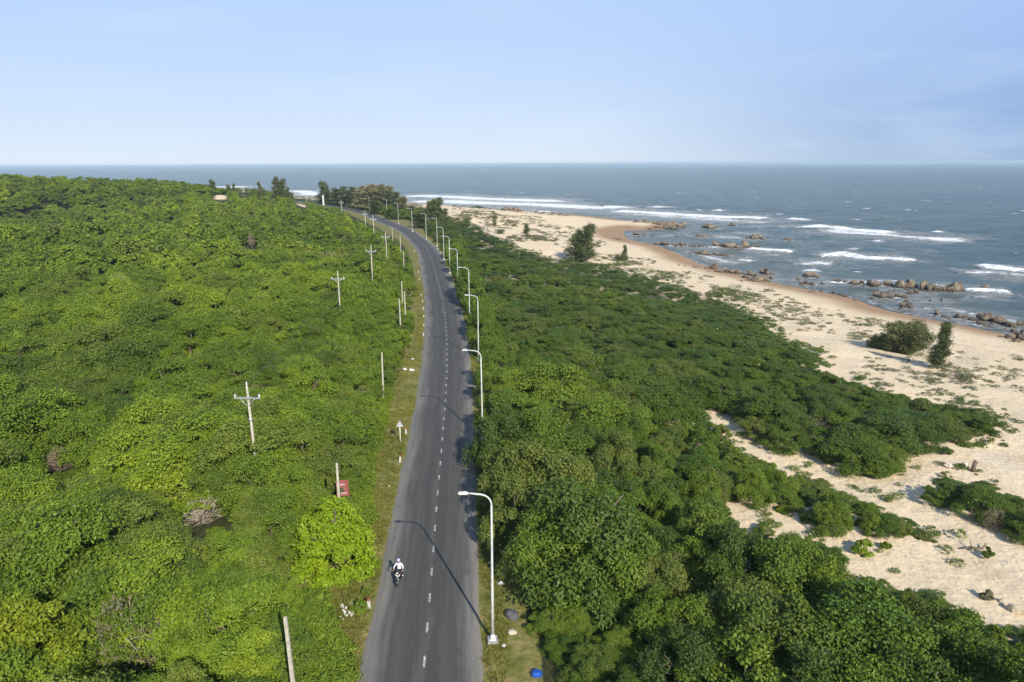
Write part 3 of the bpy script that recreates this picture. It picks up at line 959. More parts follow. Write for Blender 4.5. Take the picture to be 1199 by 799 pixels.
def bare_mesh(name, seed, mat, h=3., r=.12, depth=3):
    rng = np.random.default_rng(seed)
    mb = MB()
    limb(mb, (0, 0, -.2), (rng.normal() * .12, rng.normal() * .12, 1), h * .45, r, rng, 0)
    for k in range(4):
        a = 6.28 * (k + rng.random() * .6) / 4
        limb(mb, (0, 0, h * .3), (math.cos(a) * .8, math.sin(a) * .8, 1), h * .5, r * .6, rng, depth - 1)
    return mb.mesh(name, mat)


def twig_crown(name, seed, mat, r=1.8, h=3., n=900):
    """leafless twiggy shrub: thin upright sprays"""
    rng = np.random.default_rng(seed)
    d = rand_dirs(n, rng); d[:, 2] = np.abs(d[:, 2]) * .9 + .2; d = unit(d)
    C = d * np.array([r, r, h]) * rng.uniform(.35, .95, (n, 1))
    t = unit(d + rng.normal(size=(n, 3)) * .45)
    N = unit(np.cross(t, rng.normal(size=(n, 3)))); b = np.cross(N, t)
    L = rng.uniform(.3, .8, (n, 1)); w = rng.uniform(.009, .022, (n, 1))
    V = np.stack([C - t * L * .5, C + b * w, C + t * L * .5, C - b * w], 1).reshape(-1, 3)
    return mesh_np(name, V, np.arange(n * 4).reshape(-1, 4), [mat], False, {'tint': ('FACE', rng.random(n))})


def tuft_mesh(name, seed, mat, n=26, h=.35, r=.22, w=.03, droop=.3):
    rng = np.random.default_rng(seed)
    a = rng.uniform(0, 6.28, n); q = r * np.sqrt(rng.random(n))
    B = np.stack([q * np.cos(a), q * np.sin(a), np.full(n, -.02)], 1)
    out = np.stack([np.cos(a), np.sin(a), 0 * a], 1)
    hh = h * rng.uniform(.5, 1.15, (n, 1))
    T = B + out * hh * rng.uniform(.1, .6, (n, 1)) + np.array([0, 0, 1]) * hh
    a2 = rng.uniform(0, 6.28, n); s = np.stack([np.cos(a2), np.sin(a2), 0 * a2], 1) * w
    mid = (B + T) / 2 + np.array([0, 0, 1]) * hh * .12
    V = np.stack([B, mid + s, T, mid - s], 1).reshape(-1, 3)
    return mesh_np(name, V, np.arange(n * 4).reshape(-1, 4), [mat], False, {'tint': ('FACE', rng.random(n))})


def scatter(name, pts, rz, scl, idx, meshes, kind='stuff'):
    """one uncountable mass: geometry-node instances of the given meshes on points"""
    me = bpy.data.meshes.new(name)
    n = len(pts)
    me.vertices.add(n); me.vertices.foreach_set('co', np.asarray(pts, np.float32).ravel())
    at = me.attributes.new('rot', 'FLOAT_VECTOR', 'POINT'); at.data.foreach_set('vector', np.asarray(rz, np.float32).ravel())
    at = me.attributes.new('scl', 'FLOAT_VECTOR', 'POINT'); at.data.foreach_set('vector', np.asarray(scl, np.float32).ravel())
    at = me.attributes.new('idx', 'INT', 'POINT'); at.data.foreach_set('value', np.asarray(idx, np.int32).ravel())
    o = obj(name, me)
    tag(o, kind=kind)
    col = bpy.data.collections.new(name + '_source')
    for k, m in enumerate(meshes):
        col.objects.link(bpy.data.objects.new('%s_%02d' % (name, k), m))
    ng = bpy.data.node_groups.new(name, 'GeometryNodeTree')
    ng.interface.new_socket('Geometry', in_out='INPUT', socket_type='NodeSocketGeometry')
    ng.interface.new_socket('Geometry', in_out='OUTPUT', socket_type='NodeSocketGeometry')
    N = ng.nodes; L = ng.links
    gi = N.new('NodeGroupInput'); go = N.new('NodeGroupOutput')
    ci = N.new('GeometryNodeCollectionInfo'); ci.inputs['Collection'].default_value = col
    ci.inputs['Separate Children'].default_value = True; ci.inputs['Reset Children'].default_value = True
    ip = N.new('GeometryNodeInstanceOnPoints'); ip.inputs['Pick Instance'].default_value = True
    def na(nm, ty):
        a = N.new('GeometryNodeInputNamedAttribute'); a.data_type = ty; a.inputs['Name'].default_value = nm
        return [q for q in a.outputs if q.enabled and q.name == 'Attribute'][0]
    er = N.new('FunctionNodeEulerToRotation')
    L.new(na('rot', 'FLOAT_VECTOR'), er.inputs[0])
    L.new(gi.outputs[0], ip.inputs['Points']); L.new(ci.outputs[0], ip.inputs['Instance'])
    L.new(na('idx', 'INT'), ip.inputs['Instance Index'])
    L.new(er.outputs[0], ip.inputs['Rotation'])
    L.new(na('scl', 'FLOAT_VECTOR'), ip.inputs['Scale'])
    L.new(ip.outputs[0], go.inputs[0])
    md = o.modifiers.new('scatter', 'NODES'); md.node_group = ng
    return o


# ------------------------------------------------------------------ measured posts, lamps and special plants (positions first: the wood keeps clear of them)
LAMPS = [(577, 752), (565.3, 517), (560.3, 424), (550, 375.5), (536.2, 343)]
lamp_xy = [tuple(P(a, b)[:2]) for a, b in LAMPS]
for a, b in [(526.8, 321), (520, 305), (512, 289), (499.4, 281), (482.8, 272), (466.7, 262.5), (453.4, 255), (432.7, 248.6), (416, 243.5), (395.3, 239.5), (376.5, 239), (358.7, 236), (341, 233.5)]:
    q = P(a, b); lamp_xy.append((q[0], q[1]))


def at_top(px, py, height):
    """ground point of something of this height whose top is seen there"""
    q = P(px, py, height)
    for _ in range(12):
        q = P(px, py, height + zl1(q[0], q[1]))
    return (q[0], q[1], zl1(q[0], q[1]))


POLES = [(290.5, 452, 517), (395, 320, 355), (433.8, 289, 327), (451.6, 273, 296), (437, 253.5, 269), (427, 248, 259), (399, 235, 243)]
pole_pos = [at_top(a, b, 9.0) for a, b, c in POLES]
POSTS = [(336, 722, 800), (393.5, 543, 582), (446, 413, 454), (467.5, 350, 370), (473.8, 341.5, 366), (470, 329, 344), (472, 295, 302), (468.5, 275.5, 285), (459.3, 267, 274)]
post_pos = [at_top(a, b, 5.6) for a, b, c in POSTS]

KEEP = []   # (polygon, depth): nothing nearer than depth may stand before it


def keep(poly, depth): KEEP.append((poly, depth))


for (a, b, c), q in zip(POLES, pole_pos): keep([(a - 2, b - 2), (a + 2, b - 2), (a + 5, c), (a - 2, c)], q[1] + .3)
for (a, b, c), q in zip(POSTS, post_pos): keep([(a - 2, b - 2), (a + 2, b - 2), (a + 4, c), (a - 1, c)], q[1] + .5)
bright_base = P(394, 664)
keep([(352, 585), (372, 577), (415, 577), (438, 600), (442, 640), (425, 670), (395, 682), (365, 676), (350, 650)], bright_base[1] + .6)
board_base = P(402.5, 590)
keep([(396, 552), (411, 552), (412, 577), (396, 577)], board_base[1] + .6)
dead_base = P(153, 778, .0)
keep([(128, 705), (185, 705), (185, 735), (166, 778), (140, 778), (135, 740)], dead_base[1] + .5)
pale_base = P(238, 612, .0)
keep([(215, 578), (266, 578), (262, 604), (245, 618), (222, 606)], pale_base[1] + .5)
bareA = at_top(293, 272, 4.6); keep([(287, 270), (300, 270), (298, 290), (290, 290)], bareA[1])
bareB = P(70, 552, 0); keep([(52, 530), (92, 520), (90, 548), (55, 553)], bareB[1])
trunkC = P(612, 476, 0); keep([(605, 446), (619, 446), (618, 470), (607, 470)], trunkC[1])
litter_c = P(586, 690, 0); keep([(580, 680), (606, 690), (612, 735), (582, 735)], 60)
keep([(616, 772), (642, 772), (642, 796), (616, 796)], 60)
keep([(568, 462), (580, 462), (580, 500), (568, 500)], 80)

# ------------------------------------------------------------------ where the trees stand
rng = np.random.default_rng(21)
T = {k: [] for k in ('x', 'y', 'r', 'h', 'side', 'D')}
bands = [(16, 62, 2.35), (62, 112, 2.75), (112, 185, 3.5), (185, 300, 4.8), (300, 640, 6.6)]
for lo, hi, sp in bands:
    xs = np.arange(-hi * 1.05 - 20, hi * .75 + 10, sp); ys = np.arange(lo * .75, hi, sp)
    X, Y = np.meshgrid(xs, ys)
    X = X + (np.arange(len(ys)) % 2)[:, None] * sp * .5
    X = (X + rng.uniform(-.38, .38, X.shape) * sp).ravel(); Y = (Y + rng.uniform(-.38, .38, Y.shape) * sp).ravel()
    D = np.hypot(X, Y)
    m = (D >= lo) & (D < hi) & (Y > 12)
    X, Y, D = X[m], Y[m], D[m]
    px, py, dp = proj(np.stack([X, Y, X * 0 + 2], -1))
    m = (px > -330) & (px < 1480) & (py < 1050)
    X, Y, D = X[m], Y[m], D[m]
    s_ = sea_dist(X, Y); r_ = road_dist(X, Y)
    m = (s_ > 22) & (r_ > 4.4)
    X, Y, D, s_, r_ = X[m], Y[m], D[m], s_[m], r_[m]
    side = np.where(X > road_x(np.clip(Y, -60, 650)), 1, 0)
    side[(side == 1) & (s_ < 92)] = 2
    side[Y > 520] = 0
    Z = zland(X, Y, r_, s_)
    cn = fbm(X * .09 + 40, Y * .09)
    q = rng.random(len(X))
    cb = fbm(X * .028 + 11, Y * .028 + 5, 2)
    hL = (1.7 + 2.2 * cn + 2.2 * ss(.35, .68, cb)) * (.76 + .5 * q) + 1.6 * q**12
    hR = (2.3 + 3.4 * ss(88, 125, s_)) * (.55 + .45 * cn + .5 * ss(.35, .66, cb)) * (.62 + .74 * q) * 1.12
    hR = np.where(Y < 35, np.minimum(hR, 1.0 + .38 * np.maximum(r_ - 6, 0)), hR)
    h3 = (1.0 + 1.9 * ss(50, 92, s_)) * (.75 + .5 * cn) * (.7 + .6 * q)
    hgt = np.select([side == 0, side == 1], [hL, hR], h3)
    # lower growth near the verge
    hgt = np.where((side == 0), np.minimum(hgt, 1.1 + .55 * np.maximum(r_ - 4, 0)), hgt)
    rad = np.clip(hgt * np.select([side == 2, side == 1], [.95, .54], .60) * rng.uniform(.75, 1.25, len(X)), sp * .52, 4.2)
    rad = np.where(side == 2, np.maximum(rad, 1.5), rad)
    ok = np.zeros(len(X), bool)
    tries = [1., .75, .55, .4, .28]
    fac = np.ones(len(X))
    for f_ in tries:
        todo = ~ok
        if not todo.any(): break
        xi, yi, zi, ri, hi_ = X[todo], Y[todo], Z[todo], rad[todo] * f_, hgt[todo] * (.35 + .65 * f_)
        bad = np.zeros(len(xi), bool)
        wx_, wy_ = yi / np.hypot(xi, yi), -xi / np.hypot(xi, yi)   # across the line of sight
        samples = [(a_, b_, c_) for c_, w_ in ((.06, .8), (.17, .95), (.29, 1.04), (.41, 1.08), (.53, 1.06), (.65, .98), (.77, .86), (.89, .66), (1.03, .35)) for a_ in (-w_, -w_ / 2, 0, w_ / 2, w_) for b_ in (0,)] + [(0, -.8, .2), (.6, -.6, .3), (-.6, -.6, .3)]
        dd0 = np.hypot(xi, yi); ri = ri * 1.1; hi_ = hi_ * 1.05
        for a, b_, cz in samples:
            pxx, pyy, dd = proj(np.stack([xi + wx_ * a * ri + xi / dd0 * b_ * ri, yi + wy_ * a * ri + yi / dd0 * b_ * ri, zi + hi_ * cz], -1))
            inb = (inpoly(pxx, pyy, SAND_PX) & ~inpoly(pxx, pyy, BUSH_PX)) | inpoly(pxx, pyy, VERGE_PX) | inpoly(pxx, pyy, SAND2_PX)
            if cz > .45: inb |= inpoly(pxx, pyy, SKYSEA_PX)
            for hp in HILL_SAND_PX: inb |= inpoly(pxx, pyy, hp)
            for poly, dep in KEEP: inb |= inpoly(pxx, pyy, poly) & (yi < dep)
            bad |= inb
        it = np.where(todo)[0]
        ok[it[~bad]] = True
        fac[it[~bad]] = f_
    rad = rad * fac; hgt = hgt * (.35 + .65 * fac)
    ok &= rad > .4
    ok &= (side != 1) | (rng.random(len(X)) > .13) | (D > 110)
    # the sides of a person's view: nothing on top of posts or special plants
    ok &= np.hypot(X - bright_base[0], Y - bright_base[1]) > 2.2 + .75 * rad
    for bx_, by_, rr_ in [(P(45, 812)[0], P(45, 812)[1], 2.0), (board_base[0], board_base[1], 1.6), (pale_base[0], pale_base[1], 1.4)] + [(a, b, .9) for a, b in lamp_xy] + [(a[0], a[1], 1.0) for a in pole_pos + post_pos]:
        ok &= np.hypot(X - bx_, Y - by_) > rr_
    for k, v in zip(('x', 'y', 'r', 'h', 'side', 'D'), (X, Y, rad, hgt, side, D)): T[k].append(v[ok])
for ry_, rr_, rh_, rq_ in [(40.5, 2.3, 5.6, 5.7), (46.5, 2.5, 5.6, 6.1), (53.0, 2.4, 6.6, 5.4), (59.5, 2.4, 5.6, 6.0), (67.5, 2.3, 5.2, 5.9), (75, 2.2, 5.0, 5.9), (88, 2.2, 5.0, 5.8), (97, 2.4, 5.6, 5.5), (103, 2.2, 5.6, 5.9), (113, 2.2, 5.2, 5.8), (121, 2.6, 7.0, 5.2), (126, 2.7, 7.2, 5.2), (132, 2.3, 6.0, 5.5), (147, 2.3, 6.0, 5.4), (160, 2.3, 6.2, 5.5), (173, 2.3, 6.0, 5.5), (186, 2.3, 5.6, 5.6)]:
    rx_ = float(road_x(ry_)) + rq_
    for k, v in zip(('x', 'y', 'r', 'h', 'side', 'D'), (rx_, ry_, rr_, rh_, 1, math.hypot(rx_, ry_))): T[k].append(np.array([v]))
xs = np.arange(5, 75, 1.15); ys = np.arange(20, 130, 1.15)
X, Y = np.meshgrid(xs, ys)
X = (X + rng.uniform(-.5, .5, X.shape)).ravel(); Y = (Y + rng.uniform(-.5, .5, Y.shape)).ravel()
s_ = sea_dist(X, Y); D = np.hypot(X, Y)
rad = rng.uniform(.6, 1.15, len(X)); hgt = rad * rng.uniform(.55, .95, len(X)); Z = zland(X, Y)
bad = (s_ < 24) | (s_ > 112)
for a, cz in [(a_ * 1.15, c_) for c_ in (-.1, .2, .5, .8, 1.1) for a_ in (-1, -.5, 0, .5, 1)]:
    pxx, pyy, dd = proj(np.stack([X + Y / D * a * rad, Y - X / D * a * rad, Z + hgt * cz], -1))
    bad |= (inpoly(pxx, pyy, SAND_PX) & ~inpoly(pxx, pyy, BUSH_PX)) | inpoly(pxx, pyy, SAND2_PX) | inpoly(pxx, pyy, VERGE_PX) | (pxx > 1480)
for kx_, ky_, kr_ in zip(*(np.concatenate(T[q_]) for q_ in ('x', 'y', 'r'))):
    if 0 < kx_ < 80 and ky_ < 135: bad |= np.hypot(X - kx_, Y - ky_) < kr_ * .75
ok = ~bad
for k, v in zip(('x', 'y', 'r', 'h', 'side', 'D'), (X, Y, rad, hgt, np.full(len(X), 2), D)): T[k].append(v[ok])
print('infill', ok.sum())
xs = np.arange(-60, 50, 1.45); ys = np.arange(18, 84, 1.45)
X, Y = np.meshgrid(xs, ys)
X = (X + rng.uniform(-.6, .6, X.shape)).ravel(); Y = (Y + rng.uniform(-.6, .6, Y.shape)).ravel()
s_ = sea_dist(X, Y); D = np.hypot(X, Y); r_ = road_dist(X, Y)
sdv = np.where(X > road_x(Y), 1, 0)
rad = rng.uniform(.7, 1.25, len(X)); hgt = rad * rng.uniform(.8, 1.3, len(X)); Z = zland(X, Y)
bad = (s_ < 96) | (r_ < 4.6) | ((sdv == 1) & (r_ > 13))
for a, cz in [(a_ * 1.15, c_) for c_ in (-.1, .2, .5, .8, 1.1) for a_ in (-1, -.5, 0, .5, 1)]:
    pxx, pyy, dd = proj(np.stack([X + Y / D * a * rad, Y - X / D * a * rad, Z + hgt * cz], -1))
    bad |= (inpoly(pxx, pyy, SAND_PX) & ~inpoly(pxx, pyy, BUSH_PX)) | inpoly(pxx, pyy, SAND2_PX) | inpoly(pxx, pyy, VERGE_PX) | (pxx > 1480) | (pxx < -330)
    for poly, dep in KEEP: bad |= inpoly(pxx, pyy, poly) & (Y < dep)
tk = [np.concatenate(T[q_]) for q_ in ('x', 'y', 'r')]
for kx_, ky_, kr_ in zip(*tk):
    if -64 < kx_ < 54 and ky_ < 88: bad |= np.hypot(X - kx_, Y - ky_) < kr_ * .8
ok = ~bad
for k, v in zip(('x', 'y', 'r', 'h', 'side', 'D'), (X, Y, rad, hgt, sdv, D)): T[k].append(v[ok])
print('infill', ok.sum())
T = {k: np.concatenate(v) for k, v in T.items()}
T['z'] = zland(T['x'], T['y'])
NT = len(T['x'])
T['rz'] = rng.uniform(0, 6.28, NT)
T['dry'] = (rng.random(NT) < np.where(T['side'] == 0, .030, .018)) & (T['h'] > 1.6) & ((T['side'] == 0) | (T['D'] > 48))
print('trees', NT)

R0, H0 = 2.4, 4.0
near_scrub = [crown_mesh('scrub_crown', 100 + k, M['scrub'], R0, H0, nclump=66, nleaf=16000, leaf=(.145, .088), cr=(.18, .42), flat=.6, skirt=.4) for k in range(6)]
near_thick = [crown_mesh('thicket_crown', 200 + k, M['thicket'], R0, H0, nclump=60, nleaf=15000, leaf=(.15, .09), cr=(.18, .42), flat=.4, skirt=.6) for k in range(6)]
near_low = [crown_mesh('dune_shrub_crown', 300 + k, M['low'], R0, H0, nclump=66, nleaf=14000, leaf=(.14, .088), cr=(.17, .38), flat=.5, skirt=.6) for k in range(4)]
mid_scrub = [crown_mesh('scrub_mass', 400 + k, M['scrub'], R0, H0, nclump=57, nleaf=5600, leaf=(.245, .15), cr=(.18, .42), flat=.6, skirt=.4) for k in range(5)]
mid_thick = [crown_mesh('thicket_mass', 500 + k, M['thicket'], R0, H0, nclump=57, nleaf=5600, leaf=(.245, .15), cr=(.18, .42), flat=.45, skirt=.5) for k in range(4)]
mid_low = [crown_mesh('dune_mass', 600 + k, M['low'], R0, H0, nclump=60, nleaf=5600, leaf=(.235, .15), cr=(.17, .38), flat=.5, skirt=.5) for k in range(4)]
far_scrub = [crown_mesh('far_scrub_mass', 700 + k, M['scrub'], R0, H0, nclump=42, nleaf=1700, leaf=(.44, .29), cr=(.18, .42), flat=.6, skirt=.3) for k in range(4)]
dry_crown = [twig_crown('dry_crown', 800 + k, M['dry'], 2.0, 3.4, 1100) for k in range(3)]
trunks = [trunk_mesh('trunk', 900 + k, M['bark'], 3.2) for k in range(4)]

side = T['side']
size = T['r'] / T['D']
pxs, pys, _ = proj(np.stack([T['x'], T['y'], T['z'] + T['h'] * .7], -1))
inframe = (pxs > -12) & (pxs < 1211) & (pys > 150) & (pys < 812)

# landmarks the labels lean on (photo position, phrase)
MARKS_L = [(291, 485, 'first crossarm pole'), (395, 340, 'second crossarm pole'), (434, 308, 'third crossarm pole'), (338, 760, 'bottom plain post'), (447, 432, 'lone plain post'),
           (403, 563, 'red board'), (395, 628, 'round bright tree'), (153, 745, 'pale bare trunk'), (240, 590, 'pale twiggy shrub'), (72, 540, 'grey bare bush'), (468, 360, 'pair of plain posts'),
           (5, 795, "photo's bottom left corner"), (4, 560, "photo's left edge"), (240, 795, 'bottom edge by the pale trunk'), (150, 480, 'open canopy by the first crossarm pole'), (4, 420, 'upper left edge')]
MARKS_R = [(577, 660, 'first street lamp'), (565, 470, 'second street lamp'), (560, 400, 'third street lamp'), (550, 345, 'fourth street lamp'), (612, 458, 'pale leaning trunk'), (840, 482, 'small sand gap'), (870, 510, 'upper sand track head'), (868, 595, 'lower sand track head'),
           (1010, 655, 'lower sand bay'), (628, 784, 'blue plastic sheet'), (800, 795, 'bottom edge'), (1195, 790, "photo's bottom right corner"), (930, 390, 'beach notch'), (1178, 500, 'long tongue tip'), (1115, 648, 'lower tongue tip'),
           (1150, 590, 'dark island of shrubs'), (750, 420, 'heart of the thicket'), (720, 600, 'dark thicket gap'), (690, 305, 'big lone casuarina')]


def rel_word(dx, dy):
    if abs(dx) > abs(dy): return 'right of' if dx > 0 else 'left of'
    return 'behind' if dy < 0 else 'in front of'


chosen = []
for grp, cond in (('L', side == 0), ('R', side > 0)):
    ii = np.where(cond & inframe & ~T['dry'] & (T['D'] > 20))[0]
    ii = ii[np.argsort(-size[ii])][:296]
    chosen += list(ii)
chosen_set = np.zeros(NT, bool); chosen_set[chosen] = True
lab = {}
buckets = {}
for i in chosen:
    marks = MARKS_L if side[i] == 0 else MARKS_R
    k = min(range(len(marks)), key=lambda q: math.hypot(marks[q][0] - pxs[i], marks[q][1] - pys[i]))
    mx, my, ph = marks[k]
    look = {0: ('yellow-green', 'scrub tree'), 1: ('deep green', 'thicket tree'), 2: ('wind-pruned', 'dune shrub')}[int(side[i])]
    rel = rel_word(pxs[i] - mx, pys[i] - my)
    buckets.setdefault((look, rel, ph), []).append((math.hypot(pxs[i] - mx, pys[i] - my), i))
for (look, rel, ph), lst in buckets.items():
    lst.sort()
    for n_, (d_, i) in enumerate(lst):
        o_ = '' if len(lst) == 1 else ORD[n_] + ' '
        rel2 = {'in front of': 'out in front of', 'behind': 'back behind', 'left of': 'out left of', 'right of': 'out right of'}[rel]
        art = '' if ph.startswith(('photo', 'pale leaning')) and False else 'the '
        lab[i] = f"{o_}{look[0]} {look[1]} {rel2} {art}{ph}"
for i in chosen:
    sd_ = int(side[i])
    nm, cat, grp, cr, = {0: ('scrub_tree', 'tree', 'scrub trees left of the road', near_scrub), 1: ('thicket_tree', 'tree', 'thicket trees between road and beach', near_thick), 2: ('dune_shrub', 'shrub', 'low shrubs on the dunes', near_low)}[sd_]
    o = thing(nm, lab[i], cat, (T['x'][i], T['y'][i], T['z'][i]), T['rz'][i], grp)
    o.scale = (T['r'][i] / R0, T['r'][i] / R0, T['h'][i] / H0)
    obj('crown', cr[i % len(cr)], o)
    obj('trunk', trunks[i % len(trunks)], o)

rest = ~chosen_set


def mass(name, cond, meshes):
    ii = np.where(cond)[0]
    if not len(ii): return
    n = len(ii)
    rz = np.zeros((n, 3)); rz[:, 2] = T['rz'][ii]
    sc = np.stack([T['r'][ii] / R0, T['r'][ii] / R0, T['h'][ii] / H0], 1)
    scatter(name, np.stack([T['x'][ii], T['y'][ii], T['z'][ii]], 1), rz, sc, rng.integers(0, len(meshes), n), meshes)


nearD = (T['D'] < 78) & (T['r'] > 1.35)
midD = (T['D'] < 170) & ~nearD
farD = T['D'] >= 170
nd = rest & ~T['dry']
mass('scrub_canopy', nd & nearD & (side == 0), near_scrub)
mass('scrub_canopy_midway', nd & midD & (side == 0), mid_scrub)
mass('scrub_canopy_far', nd & farD & (side == 0), far_scrub)
mass('thicket_canopy', nd & nearD & (side == 1), near_thick)
mass('thicket_canopy_far', nd & ~nearD & (side == 1), mid_thick)
mass('dune_shrubbery', nd & nearD & (side == 2), near_low)
mass('dune_shrubbery_far', nd & ~nearD & (side == 2), mid_low)
mass('dry_scrub', T['dry'], dry_crown)

# ------------------------------------------------------------------ street lamps
def make_lamp():
    t = thing('street_lamp', 'x', 'street lamp')
    b = MB(); b.box((0, 0, .06), (.55, .55, .3)); b.build('footing', M['slab'], t)
    b = MB(); b.box((0, 0, .225), (.36, .36, .03))
    for a in range(4):
        b.box((.13 * (-1) ** a, .13 * (-1) ** (a // 2), .26), (.05, .05, .05))
    b.tube([(0, 0, .24), (0, 0, .36), (0, 0, .5)], [.16, .13, .10], 12)
    b.build('base_plate', M['offwhite'], t)
    b = MB(); b.tube([(0, 0, .24), (0, 0, 3), (0, 0, 6), (0, 0, 8.15)], [.085, .074, .058, .046], 12); b.build('pole', M['whitepaint'], t)
    b = MB()
    pts = [(0, 0, 8.1)]
    for k in range(9):
        a = math.pi / 2 * k / 8 * .93
        pts.append((-.62 * (1 - math.cos(a)), 0, 8.15 + .62 * math.sin(a)))
    pts.append((-1.22, 0, 8.86))
    b.tube(pts, [.045] * len(pts), 10); b.build('arm', M['whitepaint'], t)
    b = MB()
    b.prism([(-1.2, 8.82), (-1.2, 8.90), (-1.34, 8.93), (-1.58, 8.915), (-1.68, 8.89), (-1.66, 8.855), (-1.42, 8.825)], 'y', -.09, .09)
    h = b.build('lamp_head', M['offwhite'], t)
    b = MB(); b.box((-1.48, 0, 8.82), (.3, .13, .03)); b.build('lens', M['lens'], h)
    b = MB(); b.box((0, -.115, 1.25), (.13, .06, .42)); b.build('service_hatch', M['galv'], t)
    return t


lamp_lab = ['white curved-arm street lamp whose full shadow crosses the road by the motorcycle', 'white street lamp whose arm is level with the solitary plain post', 'white street lamp behind the pale litter on the right verge', 'white street lamp beside the yellow warning sign',
            'fifth white street lamp along the right verge, before the bend', 'sixth white street lamp along the right verge, entering the bend', 'seventh white street lamp along the right verge, inside the bend', 'eighth white street lamp, standing before the dark casuarina pair',
            'ninth white street lamp, left of the dark casuarina pair', 'tenth white street lamp, against pale dry grass past the bend', 'eleventh white street lamp, where the near road stretch is lost to view', 'twelfth white street lamp, beside the round green tree of the grove',
            'white street lamp against the brown middle of the casuarina grove', 'white street lamp just left of the brown casuarinas', 'white street lamp in the left half of the grove', 'white street lamp at the left end of the grove, by the white pillar',
            'white street lamp before the distant strip of pale beach', 'white street lamp peeping over the hill beside the crest trees']
L0 = make_lamp()
for i, (x, y) in enumerate(lamp_xy):
    o = L0 if i == 0 else dup(L0)
    # arms reach over the road, square to it
    yy = min(max(y, -50), 640)
    slope = float(road_x(yy + 2) - road_x(yy - 2)) / 4
    rz_ = -math.atan(slope) * (-1) * -1
    o.location = (x, y, max(zl1(x, y), 0) if i else 0.0)
    o.rotation_euler = (R([0, .3, -.4, .5, -.2, .3][i % 6]), R([.2, -.3, .4, 0, .3][i % 5]), rz_)
    tag(o, lamp_lab[i], 'street lamp', 'street lamps on the right of the road')


# ------------------------------------------------------------------ utility poles with crossarms
def make_pole():
    t = thing('utility_pole', 'x', 'utility pole')
    b = MB(); b.tube([(0, 0, -.3), (0, 0, 9.0)], [.145, .085], 8); b.build('pole', M['concrete'], t)
    b = MB(); b.box((0, -.14, 8.1), (2.0, .1, .12)); b.build('crossarm', M['galv'], t)
    for s in (-1, 1):
        b = MB(); b.tube([(s * .58, -.14, 8.06), (s * .1, -.12, 7.45)], .03, 6); b.build('brace', M['galv'], t)
        b = MB(); b.tube([(s * .92, -.14, 8.14), (s * .92, -.14, 8.24), (s * .92, -.14, 8.28), (s * .92, -.14, 8.36), (s * .92, -.14, 8.44)], [.025, .07, .05, .075, .03], 8); b.build('insulator', M['offwhite'], t)
    b = MB(); b.tube([(0, 0, 9.0), (0, 0, 9.12), (0, 0, 9.18), (0, 0, 9.28), (0, 0, 9.36)], [.03, .07, .05, .075, .03], 8); b.build('insulator', M['offwhite'], t)
    b = MB(); b.tube([(0, 0, 6.3), (0, 0, 6.42)], .165, 10); b.build('steel_band', M['galv'], t)
    return t


pole_lab = ['tall concrete crossarm pole standing alone in the left scrub, largest of its line', 'concrete crossarm pole in the scrub left of the fourth street lamp', 'concrete crossarm pole in the scrub, third along its line', 'concrete crossarm pole near where the road bends left',
            'concrete crossarm pole beside the far stretch of road', 'concrete crossarm pole at the lower edge of the far road stretch', 'small distant crossarm pole in front of the grove']
P0 = make_pole()
tops = []
PSC = [1.0] * len(POLES)
for i, q in enumerate(pole_pos):
    o = P0 if i == 0 else dup(P0)
    a = pole_pos[max(i - 1, 0)]; c = pole_pos[min(i + 1, len(pole_pos) - 1)]
    ang = math.atan2(c[0] - a[0], c[1] - a[1])
    rz_ = -ang if i else -.05
    o.location = (q[0], q[1], q[2]); o.rotation_euler = (R([.4, -.6, .5][i % 3]), R([-.5, .3, .6, -.4][i % 4]), rz_)
    tag(o, pole_lab[i], 'utility pole', 'crossarm poles left of the road')
    ca, sa = math.cos(rz_), math.sin(rz_)
    tops.append([(q[0] + s * .92 * ca + .14 * sa, q[1] + s * .92 * sa - .14 * ca, q[2] + 8.44) if s else (q[0], q[1], q[2] + 9.36) for s in (-1, 0, 1)])
prev = [(-36.0 + s * .9, -6.0, 8.6 + (.9 if s == 0 else 0)) for s in (-1, 0, 1)]
chain = [prev] + tops
for w, nm in enumerate(['leftmost of the three thin power lines strung between the crossarm poles', 'topmost thin power line running over the pole heads', 'rightmost of the three thin power lines strung between the crossarm poles']):
    b = MB()
    for k in range(len(chain) - 1):
        A = Vector(chain[k][w]); B = Vector(chain[k + 1][w]); n = 14
        pts = [A.lerp(B, j / n) - Vector((0, 0, .022 * (B - A).length * 4 * (j / n) * (1 - j / n))) for j in range(n + 1)]
        b.tube(pts, .011, 5)
    tag(b.build('power_line', M['wire']), nm, 'power line', 'power lines on the crossarm poles')

# plain square posts
def make_post():
    b = MB()
    b.box((0, 0, 2.6), (.19, .17, 6.0), 0, .72)
    for k in range(9): b.box((0, -.072 + .0022 * k, 1.2 + k * .45), (.06, .03, .28))
    return b.mesh('plain_post', M['concrete'])


pm = make_post()
post_lab = ['plain concrete post rising from weeds at the bottom edge of the photo', 'pale plain post beside the red board', 'plain concrete post standing alone at the verge, level with the second lamp arm', 'shorter pale post of the pair left of the road, in front',
            'taller grey post of the pair left of the road', 'grey plain post just behind the pair of posts', 'plain post in the scrub beside the start of the bend', 'plain post next to the road inside the bend', 'farthest plain post, on the tree-covered rise above the bend']
for i, q in enumerate(post_pos):
    o = obj('plain_post', pm, None, q)
    o.rotation_euler = (R([.5, -.8, .4][i % 3]), R([-.6, .4, 1.0, -.3][i % 4]), .1 * (i % 4))
    tag(o, post_lab[i], 'post', 'plain concrete posts left of the road')

